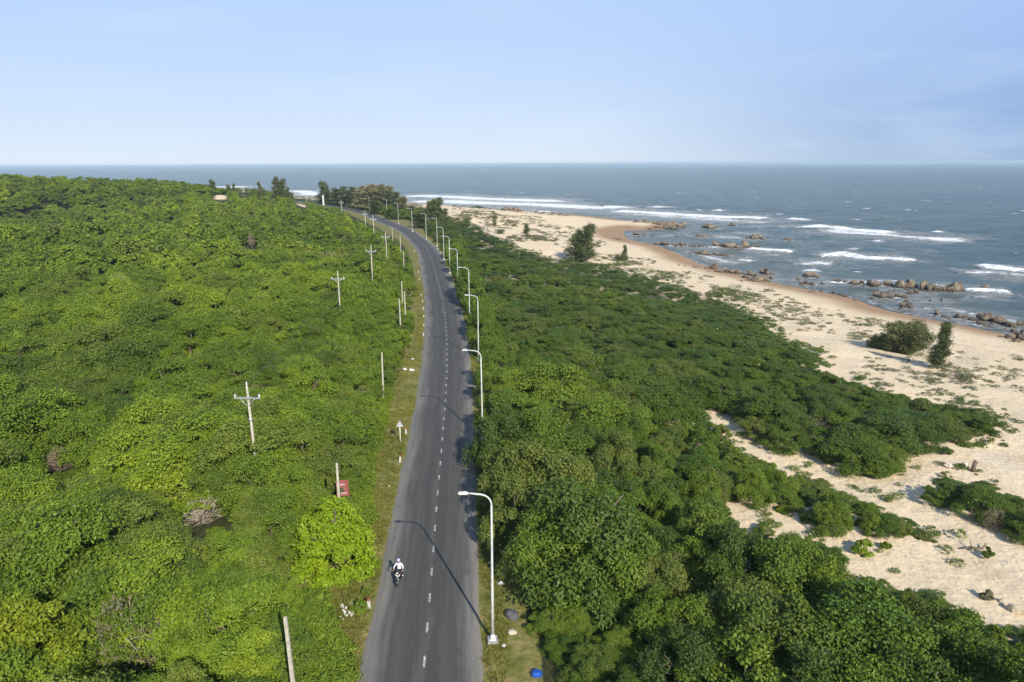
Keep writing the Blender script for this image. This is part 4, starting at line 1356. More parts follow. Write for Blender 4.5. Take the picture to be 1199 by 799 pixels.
# ------------------------------------------------------------------ marker posts
def make_marker():
    t = thing('marker_post', 'x', 'marker post')
    b = MB(); b.box((0, 0, .22), (.17, .17, .74)); b.build('shaft', M['whitepaint'], t)
    b = MB(); b.box((0, 0, .665), (.175, .175, .15), 0, .8); b.build('top', M['redbrown'], t)
    return t


MK = [(432.5, 712, 'white marker post with red top in the weeds level with the first street lamp'), (468.3, 541, 'tilted white marker post in front of the triangular sign'), (475.4, 508, 'white marker post behind the triangular sign'),
      (495.8, 393.5, None), (496.2, 382.8, None), (496.2, 372.4, None), (495.8, 362.6, None), (494.6, 354.5, None), (493.2, 347, None), (491.2, 328.6, None), (489.8, 319.6, None), (485.5, 295, None),
      (503.5, 284.5, 'white marker post on the outer right side of the bend, by the ninth lamp'), (513, 292.5, 'white marker post at the foot of the eighth lamp'), (516, 296.5, 'white marker post on the right verge, in front of the eighth lamp'), (492, 276.8, 'white marker post on the right of the bend, in front of the tenth lamp'), (484, 271.5, 'white marker post farthest along the right of the bend')]
K0 = make_marker(); k_ = 0
for i, (a, b_, lb) in enumerate(MK):
    q = P(a, b_)
    o = K0 if i == 0 else dup(K0)
    o.scale = (.85, .85, .85); o.location = (q[0], q[1], 0); o.rotation_euler = (R([1, -3, 4, 0][i % 4]), R([-2, 5, 1][i % 3]), -.1)
    if lb is None:
        lb = f"{ORD[k_]} white marker post of the row on the left verge beyond the solitary post"; k_ += 1
    tag(o, lb, 'marker post', 'white marker posts along the verges')

# ------------------------------------------------------------------ road signs and the red board
q = P(469, 519)
t = thing('road_sign', 'triangular road sign seen from behind on a pale post, left verge', 'road sign', (q[0], q[1], 0), .12)
b = MB(); b.tube([(0, 0, -.1), (0, 0, 1.62)], .042, 10); b.build('post', M['offwhite'], t)
b = MB(); b.prism([(-.36, 1.58), (.36, 1.58), (.04, 2.2), (-.04, 2.2)], 'y', .05, .07); pl_ = b.build('plate', M['galv'], t)
b = MB(); b.box((0, .035, 1.72), (.4, .03, .05)); b.box((0, .035, 1.95), (.16, .03, .05)); b.build('bracket', M['offwhite'], pl_)
q = P(557.2, 386)
t = thing('warning_sign', 'yellow triangular warning sign with red border at the right verge', 'road sign', (q[0], q[1], 0), -.1)
for k in range(6):
    b = MB(); b.tube([(0, 0, -.1 + k * .37), (0, 0, -.1 + (k + 1) * .37)], .045, 10); b.build('post_band', M['red'] if k % 2 else M['offwhite'], t)
b = MB(); b.prism([(-.42, 2.0), (.42, 2.0), (.04, 2.73), (-.04, 2.73)], 'y', -.075, -.05); pl_ = b.build('border', M['red'], t)
b = MB(); b.prism([(-.29, 2.08), (.29, 2.08), (.0, 2.58)], 'y', -.082, -.0755); b.build('face', M['yellow'], pl_)
b = MB(); b.tube([(-.02, -.086, 2.12), (-.03, -.086, 2.22), (.03, -.086, 2.3), (.02, -.086, 2.42)], .02, 6); b.build('symbol', M['black'], pl_)

q = board_base
t = thing('signboard', 'faded red signboard with pale lettering behind the bright green tree', 'signboard', (q[0], q[1], 0), .12)
for s in (-1, 1):
    b = MB(); b.tube([(s * .36, .05, -.1), (s * .36, .05, 1.9)], .035, 8); b.build('post', M['galv'], t)
b = MB(); b.box((0, 0, 1.30), (.92, .035, 1.32)); pl_ = b.build('panel', M['red'], t)
b = MB(); b.prism([(-.44, .93), (-.05, .95), (.08, 1.1), (.05, 1.33), (-.44, 1.4)], 'y', -.027, -.0215); b.build('picture', M['darkgreen'], pl_)
b = MB()
for xx, zz, ww in ((-.10, 1.62, .5), (.02, 1.56, .36), (.12, 1.30, .1), (-.02, .86, .62), (.08, .92, .4)):
    b.box((xx, -.0225, zz), (ww, .006, .05))
b.build('lettering', M['paleblue'], pl_)

# white pillar by the far road
q = P(379, 240.6)
t = thing('white_pillar', 'tall white pillar by the far road at the left end of the grove', 'pillar', (q[0], q[1], 0))
b = MB(); b.box((0, 0, 2.9), (.8, .8, 6.0)); b.box((0, 0, .2), (1.2, 1.2, .8)); b.build('shaft', M['offwhite'], t)
b = MB(); b.box((0, 0, 6.0), (1.05, 1.05, .22)); b.box((0, 0, 6.21), (.9, .9, .2), 0, .4); b.build('cap', M['offwhite'], t)

# ------------------------------------------------------------------ motorcycle and rider
q = P(467.3, 683.0)
bike_rz = math.atan2(.075, 1.0)
BX, BY = q[0], q[1] + .1
BL = (BX, BY, .072)
t = thing('motorcycle', 'black and white scooter coming up the left lane', 'motorcycle', BL, -bike_rz)
t.scale = (.84, .84, .84)
# local -y is forward
def wheel(y):
    b = MB(); b.torus((0, y, .28), .22, .055, 24, 10); w = b.build('wheel', M['rubber'], t)
    b = MB(); b.torus((0, y, .28), .165, .018, 20, 6); b.tube([(-.06, y, .28), (.06, y, .28)], .03, 10)
    for k in range(5):
        a = 6.28 * k / 5
        b.tube([(0, y, .28), (0, y + .16 * math.cos(a), .28 + .16 * math.sin(a))], .014, 5)
    b.build('rim', M['chrome'], w)


wheel(-.62); wheel(.62)
b = MB()
b.tube([(0, -.30, .50), (0, -.05, .38), (0, .3, .42), (0, .72, .68), (0, .93, .74)], [.10, .13, .16, .15, .05], 12)
b.prism([(-.33, .30), (.12, .27), (.2, .36), (-.28, .40)], 'x', -.17, .17)
b.build('body', M['black'], t)
b = MB(); b.prism([(-.20, .38), (.20, .38), (.23, .62), (.15, .88), (-.15, .88), (-.23, .62)], 'y', -.37, -.31); b.build('leg_shield', M['black'], t)
b = MB(); b.prism([(-.02, .50), (.02, .50), (.15, .74), (.12, .84), (.03, .70), (-.03, .70), (-.12, .84), (-.15, .74)], 'y', -.395, -.372); b.build('front_panel', M['bikewhite'], t)
b = MB()
for s in (-1, 1): b.tube([(s * .075, -.62, .28), (s * .075, -.56, .44), (s * .05, -.42, .72)], .025, 8)
b.build('fork', M['chrome'], t)
b = MB()
pts = []
for k in range(7):
    a = R(20 + 130 * k / 6)
    pts.append((-.62 - .30 * math.cos(a), .28 + .30 * math.sin(a)))
pts2 = [(-.62 + (p[0] + .62) * .93, .28 + (p[1] - .28) * .93) for p in pts[::-1]]
b.prism([(p[0], p[1]) for p in pts + pts2], 'x', -.08, .08); b.build('front_mudguard', M['black'], t)
b = MB(); b.ball((0, -.36, .97), (.16, .12, .11), 14, 8); hb_ = b.build('handlebar_cowl', M['black'], t)
b = MB(); b.ball((0, -.455, .965), (.09, .045, .055), 12, 6); b.build('headlight', M['lens'], hb_)
b = MB(); b.tube([(-.36, -.20, 1.03), (-.2, -.29, 1.02), (0, -.32, 1.0), (.2, -.29, 1.02), (.36, -.20, 1.03)], .016, 8); b.build('handlebar', M['black'], t)
for s in (-1, 1):
    b = MB(); b.tube([(s * .22, -.30, 1.02), (s * .34, -.33, 1.22)], .009, 6); b.ball((s * .36, -.335, 1.25), (.065, .02, .045), 10, 6); b.build('mirror', M['black'], t)
    b = MB(); b.ball((s * .17, -.385, .80), (.045, .03, .03), 8, 6); b.build('indicator', M['yellow'], t)
b = MB(); b.tube([(0, .02, .74), (0, .2, .77), (0, .5, .80), (0, .78, .83)], [.09, .14, .135, .07], 12); b.build('seat', M['black'], t)
b = MB(); b.tube([(.17, .25, .27), (.19, .55, .33), (.19, .88, .42)], [.03, .055, .05], 10); b.build('exhaust', M['chrome'], t)
b = MB(); b.box((0, .95, .60), (.16, .02, .20)); b.build('number_plate', M['offwhite'], t)


def rider():
    me = bpy.data.meshes.new('rider_skeleton')
    v = []; e = []; r = []
    def add(p, rad, par=None):
        v.append(p); r.append(rad)
        if par is not None: e.append((par, len(v) - 1))
        return len(v) - 1
    pel = add((0, .22, .90), (.155, .13))
    ab = add((0, .22, 1.05), (.15, .115), pel)
    ch = add((0, .17, 1.25), (.175, .125), ab)
    nk0 = add((0, .13, 1.40), (.10, .09), ch)
    nk = add((0, .10, 1.49), (.058, .058), nk0)
    hd0 = add((0, .07, 1.58), (.085, .095), nk)
    hd = add((0, .06, 1.69), (.075, .085), hd0)
    for s in (-1, 1):
        sh = add((s * .19, .15, 1.36), (.072, .072), nk0)
        el = add((s * .34, .04, 1.14), (.048, .048), sh)
        wr = add((s * .33, -.16, 1.055), (.031, .031), el)
        pa = add((s * .325, -.225, 1.045), (.036, .022), wr)
        for k, (dx, L) in enumerate([(-.030, .062), (-.010, .072), (.010, .070), (.030, .055)]):
            f1 = add((s * .325 + dx, -.262, 1.048), (.010, .010), pa)
            f2 = add((s * .325 + dx, -.262 - L * .35, 1.030), (.0092, .0092), f1)
            add((s * .325 + dx, -.252 - L * .2, 1.005), (.008, .008), f2)
        t1 = add((s * .285, -.215, 1.03), (.011, .011), pa)
        add((s * .275, -.245, 1.012), (.009, .009), t1)
        hp = add((s * .10, .16, .87), (.098, .098), pel)
        kn = add((s * .19, -.22, .83), (.066, .066), hp)
        ak = add((s * .15, -.14, .43), (.042, .042), kn)
        he = add((s * .15, -.13, .385), (.044, .040), ak)
        add((s * .16, -.30, .385), (.042, .030), he)
    me.from_pydata(v, e, [])
    o = bpy.data.objects.new('rider_skeleton', me)
    COL.objects.link(o)
    md = o.modifiers.new('skin', 'SKIN')
    for i, k in enumerate(r):
        me.skin_vertices[0].data[i].radius = k
    me.skin_vertices[0].data[0].use_root = True
    md.use_smooth_shade = True
    ssf = o.modifiers.new('sub', 'SUBSURF'); ssf.levels = 2; ssf.render_levels = 2
    dg = bpy.context.evaluated_depsgraph_get()
    ev = o.evaluated_get(dg)
    nm = bpy.data.meshes.new_from_object(ev)
    bpy.data.objects.remove(o)
    # a face: nose, brow and chin pushed out of the head facing forward
    for vv in nm.vertices:
        x, y, z = vv.co
        if z > 1.52 and y < .06:
            if abs(x) < .02 and 1.575 < z < 1.63: vv.co.y -= .024
            if abs(abs(x) - .033) < .014 and 1.63 < z < 1.66: vv.co.y += .010
            if abs(x) < .03 and 1.535 < z < 1.55: vv.co.y -= .010
    nm.materials.clear()
    for m in (M['shirt'], M['trousers'], M['skin'], M['black']): nm.materials.append(m)
    for p in nm.polygons:
        c = p.center
        if c.z > 1.47: k = 2
        elif abs(c.x) > .24 and c.y < -.10 and c.z > .95: k = 2
        elif c.z > .955 or (c.z > .9 and c.y > .2): k = 0
        elif c.z < .445 and c.y < .1: k = 3
        else: k = 1
        p.material_index = k
    return nm


pr = thing('person', 'rider in a white shirt and pale helmet seated on the scooter', 'person', BL, -bike_rz)
pr.scale = (.84, .84, .84)
body = obj('body', rider(), pr)
b = MB(); b.ball((0, .065, 1.685), (.125, .145, .125), 18, 12)
bm_ = b.mesh('helmet', M['helmet'])
bmx = bmesh.new(); bmx.from_mesh(bm_)
bmesh.ops.delete(bmx, geom=[f for f in bmx.faces if f.calc_center_median().z < 1.64 and f.calc_center_median().y < .05 or f.calc_center_median().z < 1.60], context='FACES')
bmesh.ops.solidify(bmx, geom=bmx.faces, thickness=-.012)
bmx.to_mesh(bm_); bmx.free()
hm = obj('helmet', bm_, pr)
b = MB(); b.ball((0, -.075, 1.655), (.085, .03, .05), 12, 6); b.build('visor', M['visor'], hm)

# ------------------------------------------------------------------ special trees and plants
def plant(name, label, cat, loc, crown, wood, scale=(1, 1, 1), rz=0., group=None, woodname='trunk'):
    o = thing(name, label, cat, loc, rz, group); o.scale = scale
    if crown: obj('crown', crown, o)
    if wood: obj(woodname, wood, o)
    return o


def top_height(base, py):
    """height of the thing on that ground point whose top shows on image row py"""
    lo, hi = 0., 40.
    for _ in range(40):
        m = (lo + hi) / 2
        if proj(np.array([base[0], base[1], base[2] + m]))[1] > py: lo = m
        else: hi = m
    return lo


def px_w(base, w): return w / F * proj(np.array(base))[2]


bb = (bright_base[0], bright_base[1], 0)
hB = top_height(bb, 578)
cm_b = crown_mesh('bright_crown', 77, M['bright'], 2.5, hB, z0=.08, nclump=150, nleaf=17000, leaf=(.23, .14), cr=(.20, .36), flat=.4, skirt=.8)
plant('roadside_tree', 'round bright green large-leaved tree standing alone on the left verge', 'tree', bb, cm_b, trunk_mesh('bright_trunk', 5, M['bark'], hB * .8, .16, 2))

q = P(45, 812); by_ = (q[0], q[1], 0); hy_ = top_height(by_, 688)
plant('yellowing_tree', 'broad yellow-leaved tree filling the bottom left corner of the photo', 'tree', by_, crown_mesh('yellow_crown', 78, M['yellowish'], 3.1, hy_, z0=.15, nclump=120, nleaf=15000, leaf=(.2, .12), cr=(.16, .28), flat=.4, skirt=.6), trunk_mesh('yellow_trunk', 6, M['bark'], hy_ * .8, .16, 2))
for nm, lb, base, top, seed in [('dead_tree', 'bare pinkish dead tree with pale trunk in the lower left scrub', (dead_base[0], dead_base[1], 0), 690, 11),
                                ('bare_tree', 'slender leafless tree in the far left scrub', tuple(bareA), 270, 12), ('bare_bush', 'grey leafless bush beside a stump at the left edge', (bareB[0], bareB[1], 0), 522, 13)]:
    hh = top_height(base, top)
    o = thing(nm, lb, 'tree' if nm != 'bare_bush' else 'bush', base)
    obj('trunk', bare_mesh(nm + '_wood', seed, M['palebark'], hh * .68, {'dead_tree': .075, 'bare_tree': .08, 'bare_bush': .035}[nm], 2), o)
    obj('twigs', twig_crown(nm + '_twigs', seed, M['dry'], hh * (.5 if nm != 'bare_tree' else .22), hh * .98, 1100), o)
    if nm == 'dead_tree': obj('crown', crown_mesh('dead_tree_leaves', 37, M['creeper'], 1.7, hh, z0=.5, nclump=24, nleaf=700, leaf=(.17, .1), cr=(.2, .35)), o)
base = (pale_base[0], pale_base[1], 0); hh = top_height(base, 576)
o = thing('pale_shrub', 'pale twiggy shrub with yellow-green leaves on top in the left scrub', 'shrub', base)
obj('trunk', bare_mesh('pale_shrub_wood', 31, M['palebark'], hh * .8, .09, 3), o)
obj('twigs', twig_crown('pale_shrub_twigs', 32, M['palebark'], 1.4, hh * .85, 700), o)
obj('crown', crown_mesh('pale_shrub_crown', 33, M['weed'], 1.2, hh, z0=.45, nclump=20, nleaf=900, leaf=(.22, .13), cr=(.2, .35)), o)
base = (trunkC[0], trunkC[1], 0)
o = thing('pale_trunk_tree', 'tree with pale leaning trunk and thin crown right of the second lamp', 'tree', base)
hh = top_height(base, 440)
b = MB(); b.tube([(0, 0, -.2), (.1, 0, hh * .35), (-.05, .1, hh * .7), (.15, .2, hh * .95)], [.16, .13, .10, .05], 8)
b.tube([(0, .05, hh * .5), (-.5, .3, hh * .75), (-.8, .4, hh * .92)], [.08, .05, .03], 6)
b.build('trunk', M['palebark'], o)
obj('crown', crown_mesh('thin_crown', 34, M['thicket'], 2.2, hh * 1.15, z0=.62, nclump=26, nleaf=2200, leaf=(.26, .15), cr=(.2, .35)), o)
b = MB(); b.tube([(0, 0, -.1), (.02, 0, .6), (.05, .02, 1.25)], [.2, .16, .15], 9)
q = P(41, 548)
tag(b.build('tree_stump', M['palebark'], None, (q[0], q[1], 0.3)), 'pale upright stump in a dark gap near the left edge', 'stump')

# casuarinas
cas = []
for k, (h_, r_, st, nl) in enumerate([(13, 4.2, 2, 5200), (12, 4.5, 3, 5400), (13, 4.8, 4, 6000), (11, 3.6, 2, 4400)]):
    cas.append((casuarina_mesh('casuarina_crown', 40 + k, M['casuarina'], h_, r_, st, nl, (1.1, .22), .06, 1.), casuarina_mesh('casuarina_crown', 40 + k, M['casuarina_dry'], h_, r_, st, nl, (1.1, .22), .06, 1.), h_, r_))
GROVE = [(380, 241.5, 214, 17, 0, 3, 'dark feathery casuarina at the left end of the grove'), (387, 242, 220, 20, 0, 1, 'dark casuarina second from the left end of the grove'), (397, 243.5, 219, 20, 0, 0, 'dark casuarina in the left half of the grove, behind a lamp'),
         (407, 245, 222, 20, 0, 2, 'low dark casuarina between lamps in the grove'), (415, 246, 220, 20, 0, 1, 'grey-green casuarina left of the brown ones'), (424, 248, 219, 22, 1, 2, 'brownish casuarina at the left of the brown trees'), (434, 249.5, 216.5, 24, 1, 0, 'tallest brown casuarina in the middle of the grove'),
         (444, 251, 217, 24, 1, 2, 'wide brown casuarina right of the tallest brown one'), (453, 251, 219, 22, 1, 1, 'brown casuarina behind the round green tree'), (441, 253.5, 235, 20, 0, 2, 'low dark casuarina at the foot of the brown ones'), (462, 252, 224, 20, 0, 0, 'dark casuarina right of the brown ones'),
         (472, 256, 231, 18, 1, 3, 'thin olive casuarina at the right end of the grove'), (478, 257.5, 241, 16, 1, 1, 'small olive casuarina before the surf, right end of grove'),
         (493, 268, 246, 22, 0, 2, 'broad low dark casuarina left of the tall pair by the bend'), (505, 267, 234, 15, 0, 0, 'tall dark casuarina by the bend, left of the pair'), (513, 266, 233, 17, 0, 3, 'tall dark casuarina by the bend, right of the pair'), (518, 264, 245, 14, 0, 1, 'lower dark casuarina right of the tall pair by the bend')]
for a, by, ty, w, dry_, kd, lb in GROVE:
    q = P(a, by - (2.6 if a < 485 else .8), 0); base = (q[0], q[1], zl1(q[0], q[1]))
    hh = top_height(base, ty); ww = px_w(base, w) / 2 * 1.55
    g_, d_, h_, r_ = cas[kd]
    plant('casuarina', lb, 'tree', base, (d_ if dry_ else g_)[0], g_[1], (ww / r_, ww / r_, hh / h_), rng.uniform(0, 6), 'casuarinas by the far road')
CREST = [(248.6, 221, 211, 8, 3, 'thin casuarina on the hill crest left of the surf'), (268, 222, 216.5, 5, 0, 'tiny left casuarina of two before the surf'), (274, 222, 215.5, 5, 3, 'tiny right casuarina of two before the surf'), (307, 222, 214, 9, 1, 'small casuarina on the crest left of the big crest tree'),
         (326.5, 226, 208.5, 17, 2, 'largest casuarina on the hill crest'), (335, 232, 220, 9, 0, 'casuarina on the right shoulder of the hill'), (342, 234, 226, 6, 3, 'lowest casuarina at the right foot of the hill crest')]
for a, by, ty, w, kd, lb in CREST:
    d0 = 330 if a > 300 else 400
    q0 = hit(a, by); base = (q0[0], q0[1], zl1(q0[0], q0[1]))
    if q0[1] > 520:
        r_ = ray(a, by); t_ = d0 / r_[1]; base = (r_[0] * t_, d0, zl1(r_[0] * t_, d0))
    hh = top_height(base, ty); ww = max(px_w(base, w) / 2 * 1.5, hh * .28)
    g_, d_, h_, r_ = cas[kd]
    plant('casuarina', lb, 'tree', base, g_[0], g_[1], (ww / r_, ww / r_, hh / h_), rng.uniform(0, 6), 'casuarinas on the hill crest')
q = P(459.5, 257); base = (q[0], q[1], 0); hh = top_height(base, 239.5)
plant('round_tree', 'round green broadleaf tree in front of the brown casuarinas', 'tree', base, mid_thick[0], trunks[0], (px_w(base, 19) / 2 / R0,) * 2 + (hh / H0,))

def beach_tree(name, label, cat, px, by, ty, w, mesh_args, rz=0., group=None, leanx=0.):
    q = hit(px, by); base = (q[0], q[1], zl1(q[0], q[1]))
    hh = top_height(base, ty); ww = px_w(base, w) / 2
    cr_, wd = casuarina_mesh(name + '_crown', mesh_args[0], M['casuarina'], hh, ww, *mesh_args[1:])
    o = plant(name, label, cat, base, cr_, wd, (1, 1, 1), rz, group)
    o.rotation_euler = (0, leanx, rz)
    return o


beach_tree('casuarina', 'big lone dark casuarina with several stems at the top of the beach', 'tree', 681, 307, 264, 60, (71, 4, 11000, (.85, .16), .03, 1.1, .12))
beach_tree('casuarina', 'slender leaning casuarina on the sand beside the round dark bush', 'tree', 1098, 432, 380, 35, (62, 1, 5200, (.55, .085), .06, 1., .16), 0.3, None, .06)
beach_tree('casuarina_bush', 'round dense dark casuarina bush on the sand', 'bush', 1057, 414, 381, 56, (63, 8, 15000, (.6, .10), .0, 1.7, .6))
beach_tree('casuarina_bush', 'flat dark bush touching the left side of the round bush', 'bush', 1027, 408, 394, 26, (68, 5, 2600, (.5, .09), .0, 1.7, .6))
beach_tree('casuarina', 'small pointed casuarina on the sand right of the big lone one', 'tree', 731.5, 305, 288, 11, (64, 1, 1300, (.6, .12), .03, 1., .25))
beach_tree('casuarina_bush', 'low spreading foot of bush beside the small pointed casuarina', 'bush', 727, 306, 299, 22, (65, 4, 1200, (.6, .12), .0, 1.5, .6))
beach_tree('casuarina', 'small round-headed tree alone on the sand', 'tree', 616.5, 277, 262.5, 11, (66, 2, 1300, (.6, .13), .25, 1., .7))
beach_tree('casuarina', 'sparse thin tree with visible trunk on the sand', 'tree', 579.5, 273, 252, 11, (67, 1, 520, (.7, .13), .4, 1., .7))
beach_tree('casuarina_bush', 'low dark bush right of the sparse thin tree', 'bush', 586, 274, 269, 14, (69, 4, 900, (.5, .12), .0, 1.5, .6))
beach_tree('casuarina_bush', 'dark low bush at the canopy edge behind the ninth lamp', 'bush', 547, 261, 254.5, 10, (70, 4, 900, (.5, .12), .0, 1.5, .6))


def small_bush(label, px, by, ty, w, mat, seed, n=900, leaf=(.2, .12)):
    q = hit(px, by); base = (q[0], q[1], zl1(q[0], q[1]))
    hh = max(top_height(base, ty), .25); ww = px_w(base, w) / 2
    o = thing('bush', label, 'bush', base)
    obj('crown', crown_mesh('bush_crown', seed, mat, ww, hh, z0=.05, nclump=26, nleaf=n, leaf=leaf, cr=(.2, .36), skirt=.4), o)
    obj('trunk', trunk_mesh('bush_stem', seed, M['bark'], hh * .7, .04, 1), o)


small_bush('small green bush alone on the sand below the shrub island', 1157, 653, 640, 13, M['low'], 81)
small_bush('leafy green sapling on the sand at the lower track end', 1008, 648, 629, 26, M['weed'], 82, 700, (.26, .15))
small_bush('flat bright green plant right of the leafy sapling', 1037, 642, 634, 12, M['weed'], 83, 500)
small_bush('tangled plant on the pale boulders at the right edge', 1155, 702, 690, 14, M['creeper'], 84, 500)
small_bush('green bush in the weeds right of the plain bottom post', 381, 712, 690, 22, M['weed'], 85, 700)
small_bush('small spiky green bush below the round bright tree', 429, 696, 683, 11, M['weed'], 86, 300)
small_bush('green bush beside the lowest marker post', 421, 716, 700, 22, M['weed'], 87, 800)
small_bush('low green shrub at the far left of the beach strip', 860, 351, 337, 60, M['low'], 88, 1800)
small_bush('dark olive shrub mound at the beach top', 838, 346, 337, 22, M['low'], 89, 900)
small_bush('dark green dune shrub farthest up the beach, right of the lone casuarina', 757, 323, 315, 34, M['low'], 90, 1200)
small_bush('dark dune shrub beside the canopy edge', 776, 328, 319, 20, M['low'], 91, 900)
small_bush('tiny dune shrub between the dune shrubs and lone casuarina', 726, 311, 305.5, 26, M['low'], 92, 900)
small_bush('lone olive dune shrub left of the beach boulders', 795, 332, 327, 15, M['creeper'], 93, 600)

# ------------------------------------------------------------------ creeping plants on the sand, grass and weeds on the verges
rng = np.random.default_rng(5)
creep = [crown_mesh('creeper_tuft', 950 + k, M['creeper'], .55, .34, z0=.0, nclump=9, nleaf=70, leaf=(.2, .12), cr=(.25, .5), flat=1.) for k in range(3)]
PATCH = [(860, 345, 32, 7, 1.), (920, 360, 26, 11, .5), (905, 372, 18, 10, .5), (945, 373, 22, 9, .5), (1015, 380, 32, 8, .55), (960, 388, 24, 8, .3), (1006, 394, 12, 5, .8), (1040, 432, 40, 16, .4), (1115, 440, 36, 10, .7), (1165, 440, 40, 12, .5), (1190, 452, 26, 8, .35), (1130, 452, 46, 12, .25), (1190, 425, 30, 8, .3),
         (1078, 445, 30, 10, .3), (1095, 462, 50, 6, .2), (703, 302, 16, 4, .7), (735, 312, 18, 6, .8), (765, 323, 24, 6, .6), (745, 306, 26, 5, .3), (800, 325, 34, 7, .3), (615, 279, 26, 3.5, .9), (640, 281, 14, 3, .7), (560, 252, 26, 4, .6), (600, 258, 40, 6, .35), (540, 256, 12, 5, .8), (650, 272, 40, 8, .25), (586, 265, 20, 4, .4), (560, 246, 30, 3, .5), (680, 285, 30, 6, .25),
         (820, 338, 30, 6, .4), (880, 352, 26, 6, .4), (1140, 500, 24, 8, .15), (1118, 492, 30, 20, .12), (1020, 600, 26, 10, .05), (1060, 628, 30, 14, .06), (1130, 660, 40, 20, .05), (1140, 480, 30, 6, .5), (1000, 370, 60, 12, .12), (880, 345, 50, 14, .15), (1090, 430, 90, 26, .10)]
edge_pts = []; edge_sc = []
pts = []; sc = []
for cx_, cy_, rx_, ry_, dn in PATCH:
    q0 = hit(cx_, cy_); dpt = proj(q0)[2]
    A_, B_ = hit(cx_ - rx_, cy_), hit(cx_ + rx_, cy_)
    a0 = hit(cx_, cy_ + ry_); b0 = hit(cx_, max(cy_ - ry_, 240))
    area = np.linalg.norm(B_ - A_) * np.linalg.norm(b0 - a0) * .8
    n = int(min(700, area * dn * 1.1))
    u_ = rng.uniform(-1, 1, (n * 2, 2)); u_ = u_[(u_**2).sum(1) < 1][:n]
    for uu in u_:
        X_ = (A_ + B_) / 2 + (B_ - A_) / 2 * uu[0] + (b0 - a0) / 2 * uu[1]
        if fbm(np.array([X_[0] * .35]), np.array([X_[1] * .35 + cx_]))[0] < .47: continue
        pts.append((X_[0], X_[1], 0)); s_ = rng.uniform(.35, 1.2) * (1 + dpt / 600); sc.append((s_, s_, s_ * rng.uniform(.35, .9)))
edge = [(620, 293), (640, 301), (672, 307), (710, 310), (745, 322), (790, 335), (830, 348), (870, 362), (899, 375), (920, 394), (962, 416), (962, 431), (1000, 444), (1050, 459), (1100, 467), (1150, 477), (1176, 490), (1180, 512), (1150, 519), (1118, 517)]
edge2 = [(1099, 543), (1073, 545), (1066, 566), (1013, 559), (973, 545), (910, 524), (862, 507), (873, 526), (940, 553), (1000, 576), (1053, 600), (1106, 626), (1116, 650), (1076, 642), (1013, 624), (990, 628), (933, 611), (868, 590), (896, 611), (943, 621), (1013, 647), (1046, 671), (1080, 693), (1120, 695), (1163, 720)]
edge3 = [(1053, 583), (1090, 555), (1133, 554), (1199, 580), (1199, 635), (1133, 614), (1106, 594), (1076, 586), (1053, 583)]
for pl in (edge, edge2, edge3):
    W_ = [hit(a, b_) for a, b_ in pl]
    for A_, B_ in zip(W_[:-1], W_[1:]):
        n = int(np.linalg.norm(B_ - A_) * (3.0 if pl is edge else 1.2))
        for k in range(n):
            X_ = A_ + (B_ - A_) * rng.random() + rng.normal(size=3) * .75
            if fbm(np.array([X_[0] * .5]), np.array([X_[1] * .5]))[0] < .44: continue
            s_ = rng.uniform(.4, 1.3); edge_pts.append((X_[0], X_[1], 0)); edge_sc.append((s_, s_, s_ * rng.uniform(.6, 1.3)))
pts = np.array(pts)
sdp = sea_dist(pts[:, 0], pts[:, 1]); kk = sdp > 12
pts, sc = pts[kk], np.array(sc)[kk]
pts[:, 2] = zland(pts[:, 0], pts[:, 1]) - .03
rz = np.zeros((len(pts), 3)); rz[:, 2] = rng.uniform(0, 6.28, len(pts))
scatter('creeping_plants', pts, rz, sc, rng.integers(0, 3, len(pts)), creep)
ep = np.array(edge_pts); ep[:, 2] = zland(ep[:, 0], ep[:, 1]) - .03
rz = np.zeros((len(ep), 3)); rz[:, 2] = rng.uniform(0, 6.28, len(ep))
edge_m = [crown_mesh('edge_tuft', 960 + k, M['low'], .5, .4, z0=.0, nclump=12, nleaf=150, leaf=(.13, .08), cr=(.25, .5), flat=.7) for k in range(3)]
scatter('edge_plants', ep, rz, edge_sc, rng.integers(0, 3, len(ep)), edge_m)
print('creepers', len(pts), len(ep))

# verge grass: wherever the ground between road and wood is in view
X = rng.uniform(-26, 10, 60000); Y = 24 + 130 * rng.random(60000)**1.5
r_ = road_dist(X, Y)
px, py, dp = proj(np.stack([X, Y, X * 0], -1))
ok = (r_ > 3.25) & (r_ < 9) & ((inpoly(px, py, VERGE_PX)) | (r_ < 4.6))
cover = fbm(X * .35, Y * .35)
ok &= rng.random(len(X)) < np.clip((cover - .38) * 5, .08, 1)
ok &= np.hypot(X - bb[0], Y - bb[1]) > .5
X, Y, r_ = X[ok], Y[ok], r_[ok]
lush = ss(3.8, 7.0, r_) * (X < road_x(Y))
s_ = rng.uniform(.35, .8, len(X)) * (1 + 1.1 * lush * rng.random(len(X)))
grass = [tuft_mesh('grass_tuft', 970 + k, M['grass'], 30, .26, .26, .028) for k in range(4)]
rz = np.zeros((len(X), 3)); rz[:, 2] = rng.uniform(0, 6.28, len(X))
scatter('verge_grass', np.stack([X, Y, zland(X, Y)], 1), rz, np.stack([s_ * 1.2, s_ * 1.2, s_], 1), rng.integers(0, 4, len(X)), grass)
print('grass', len(X))
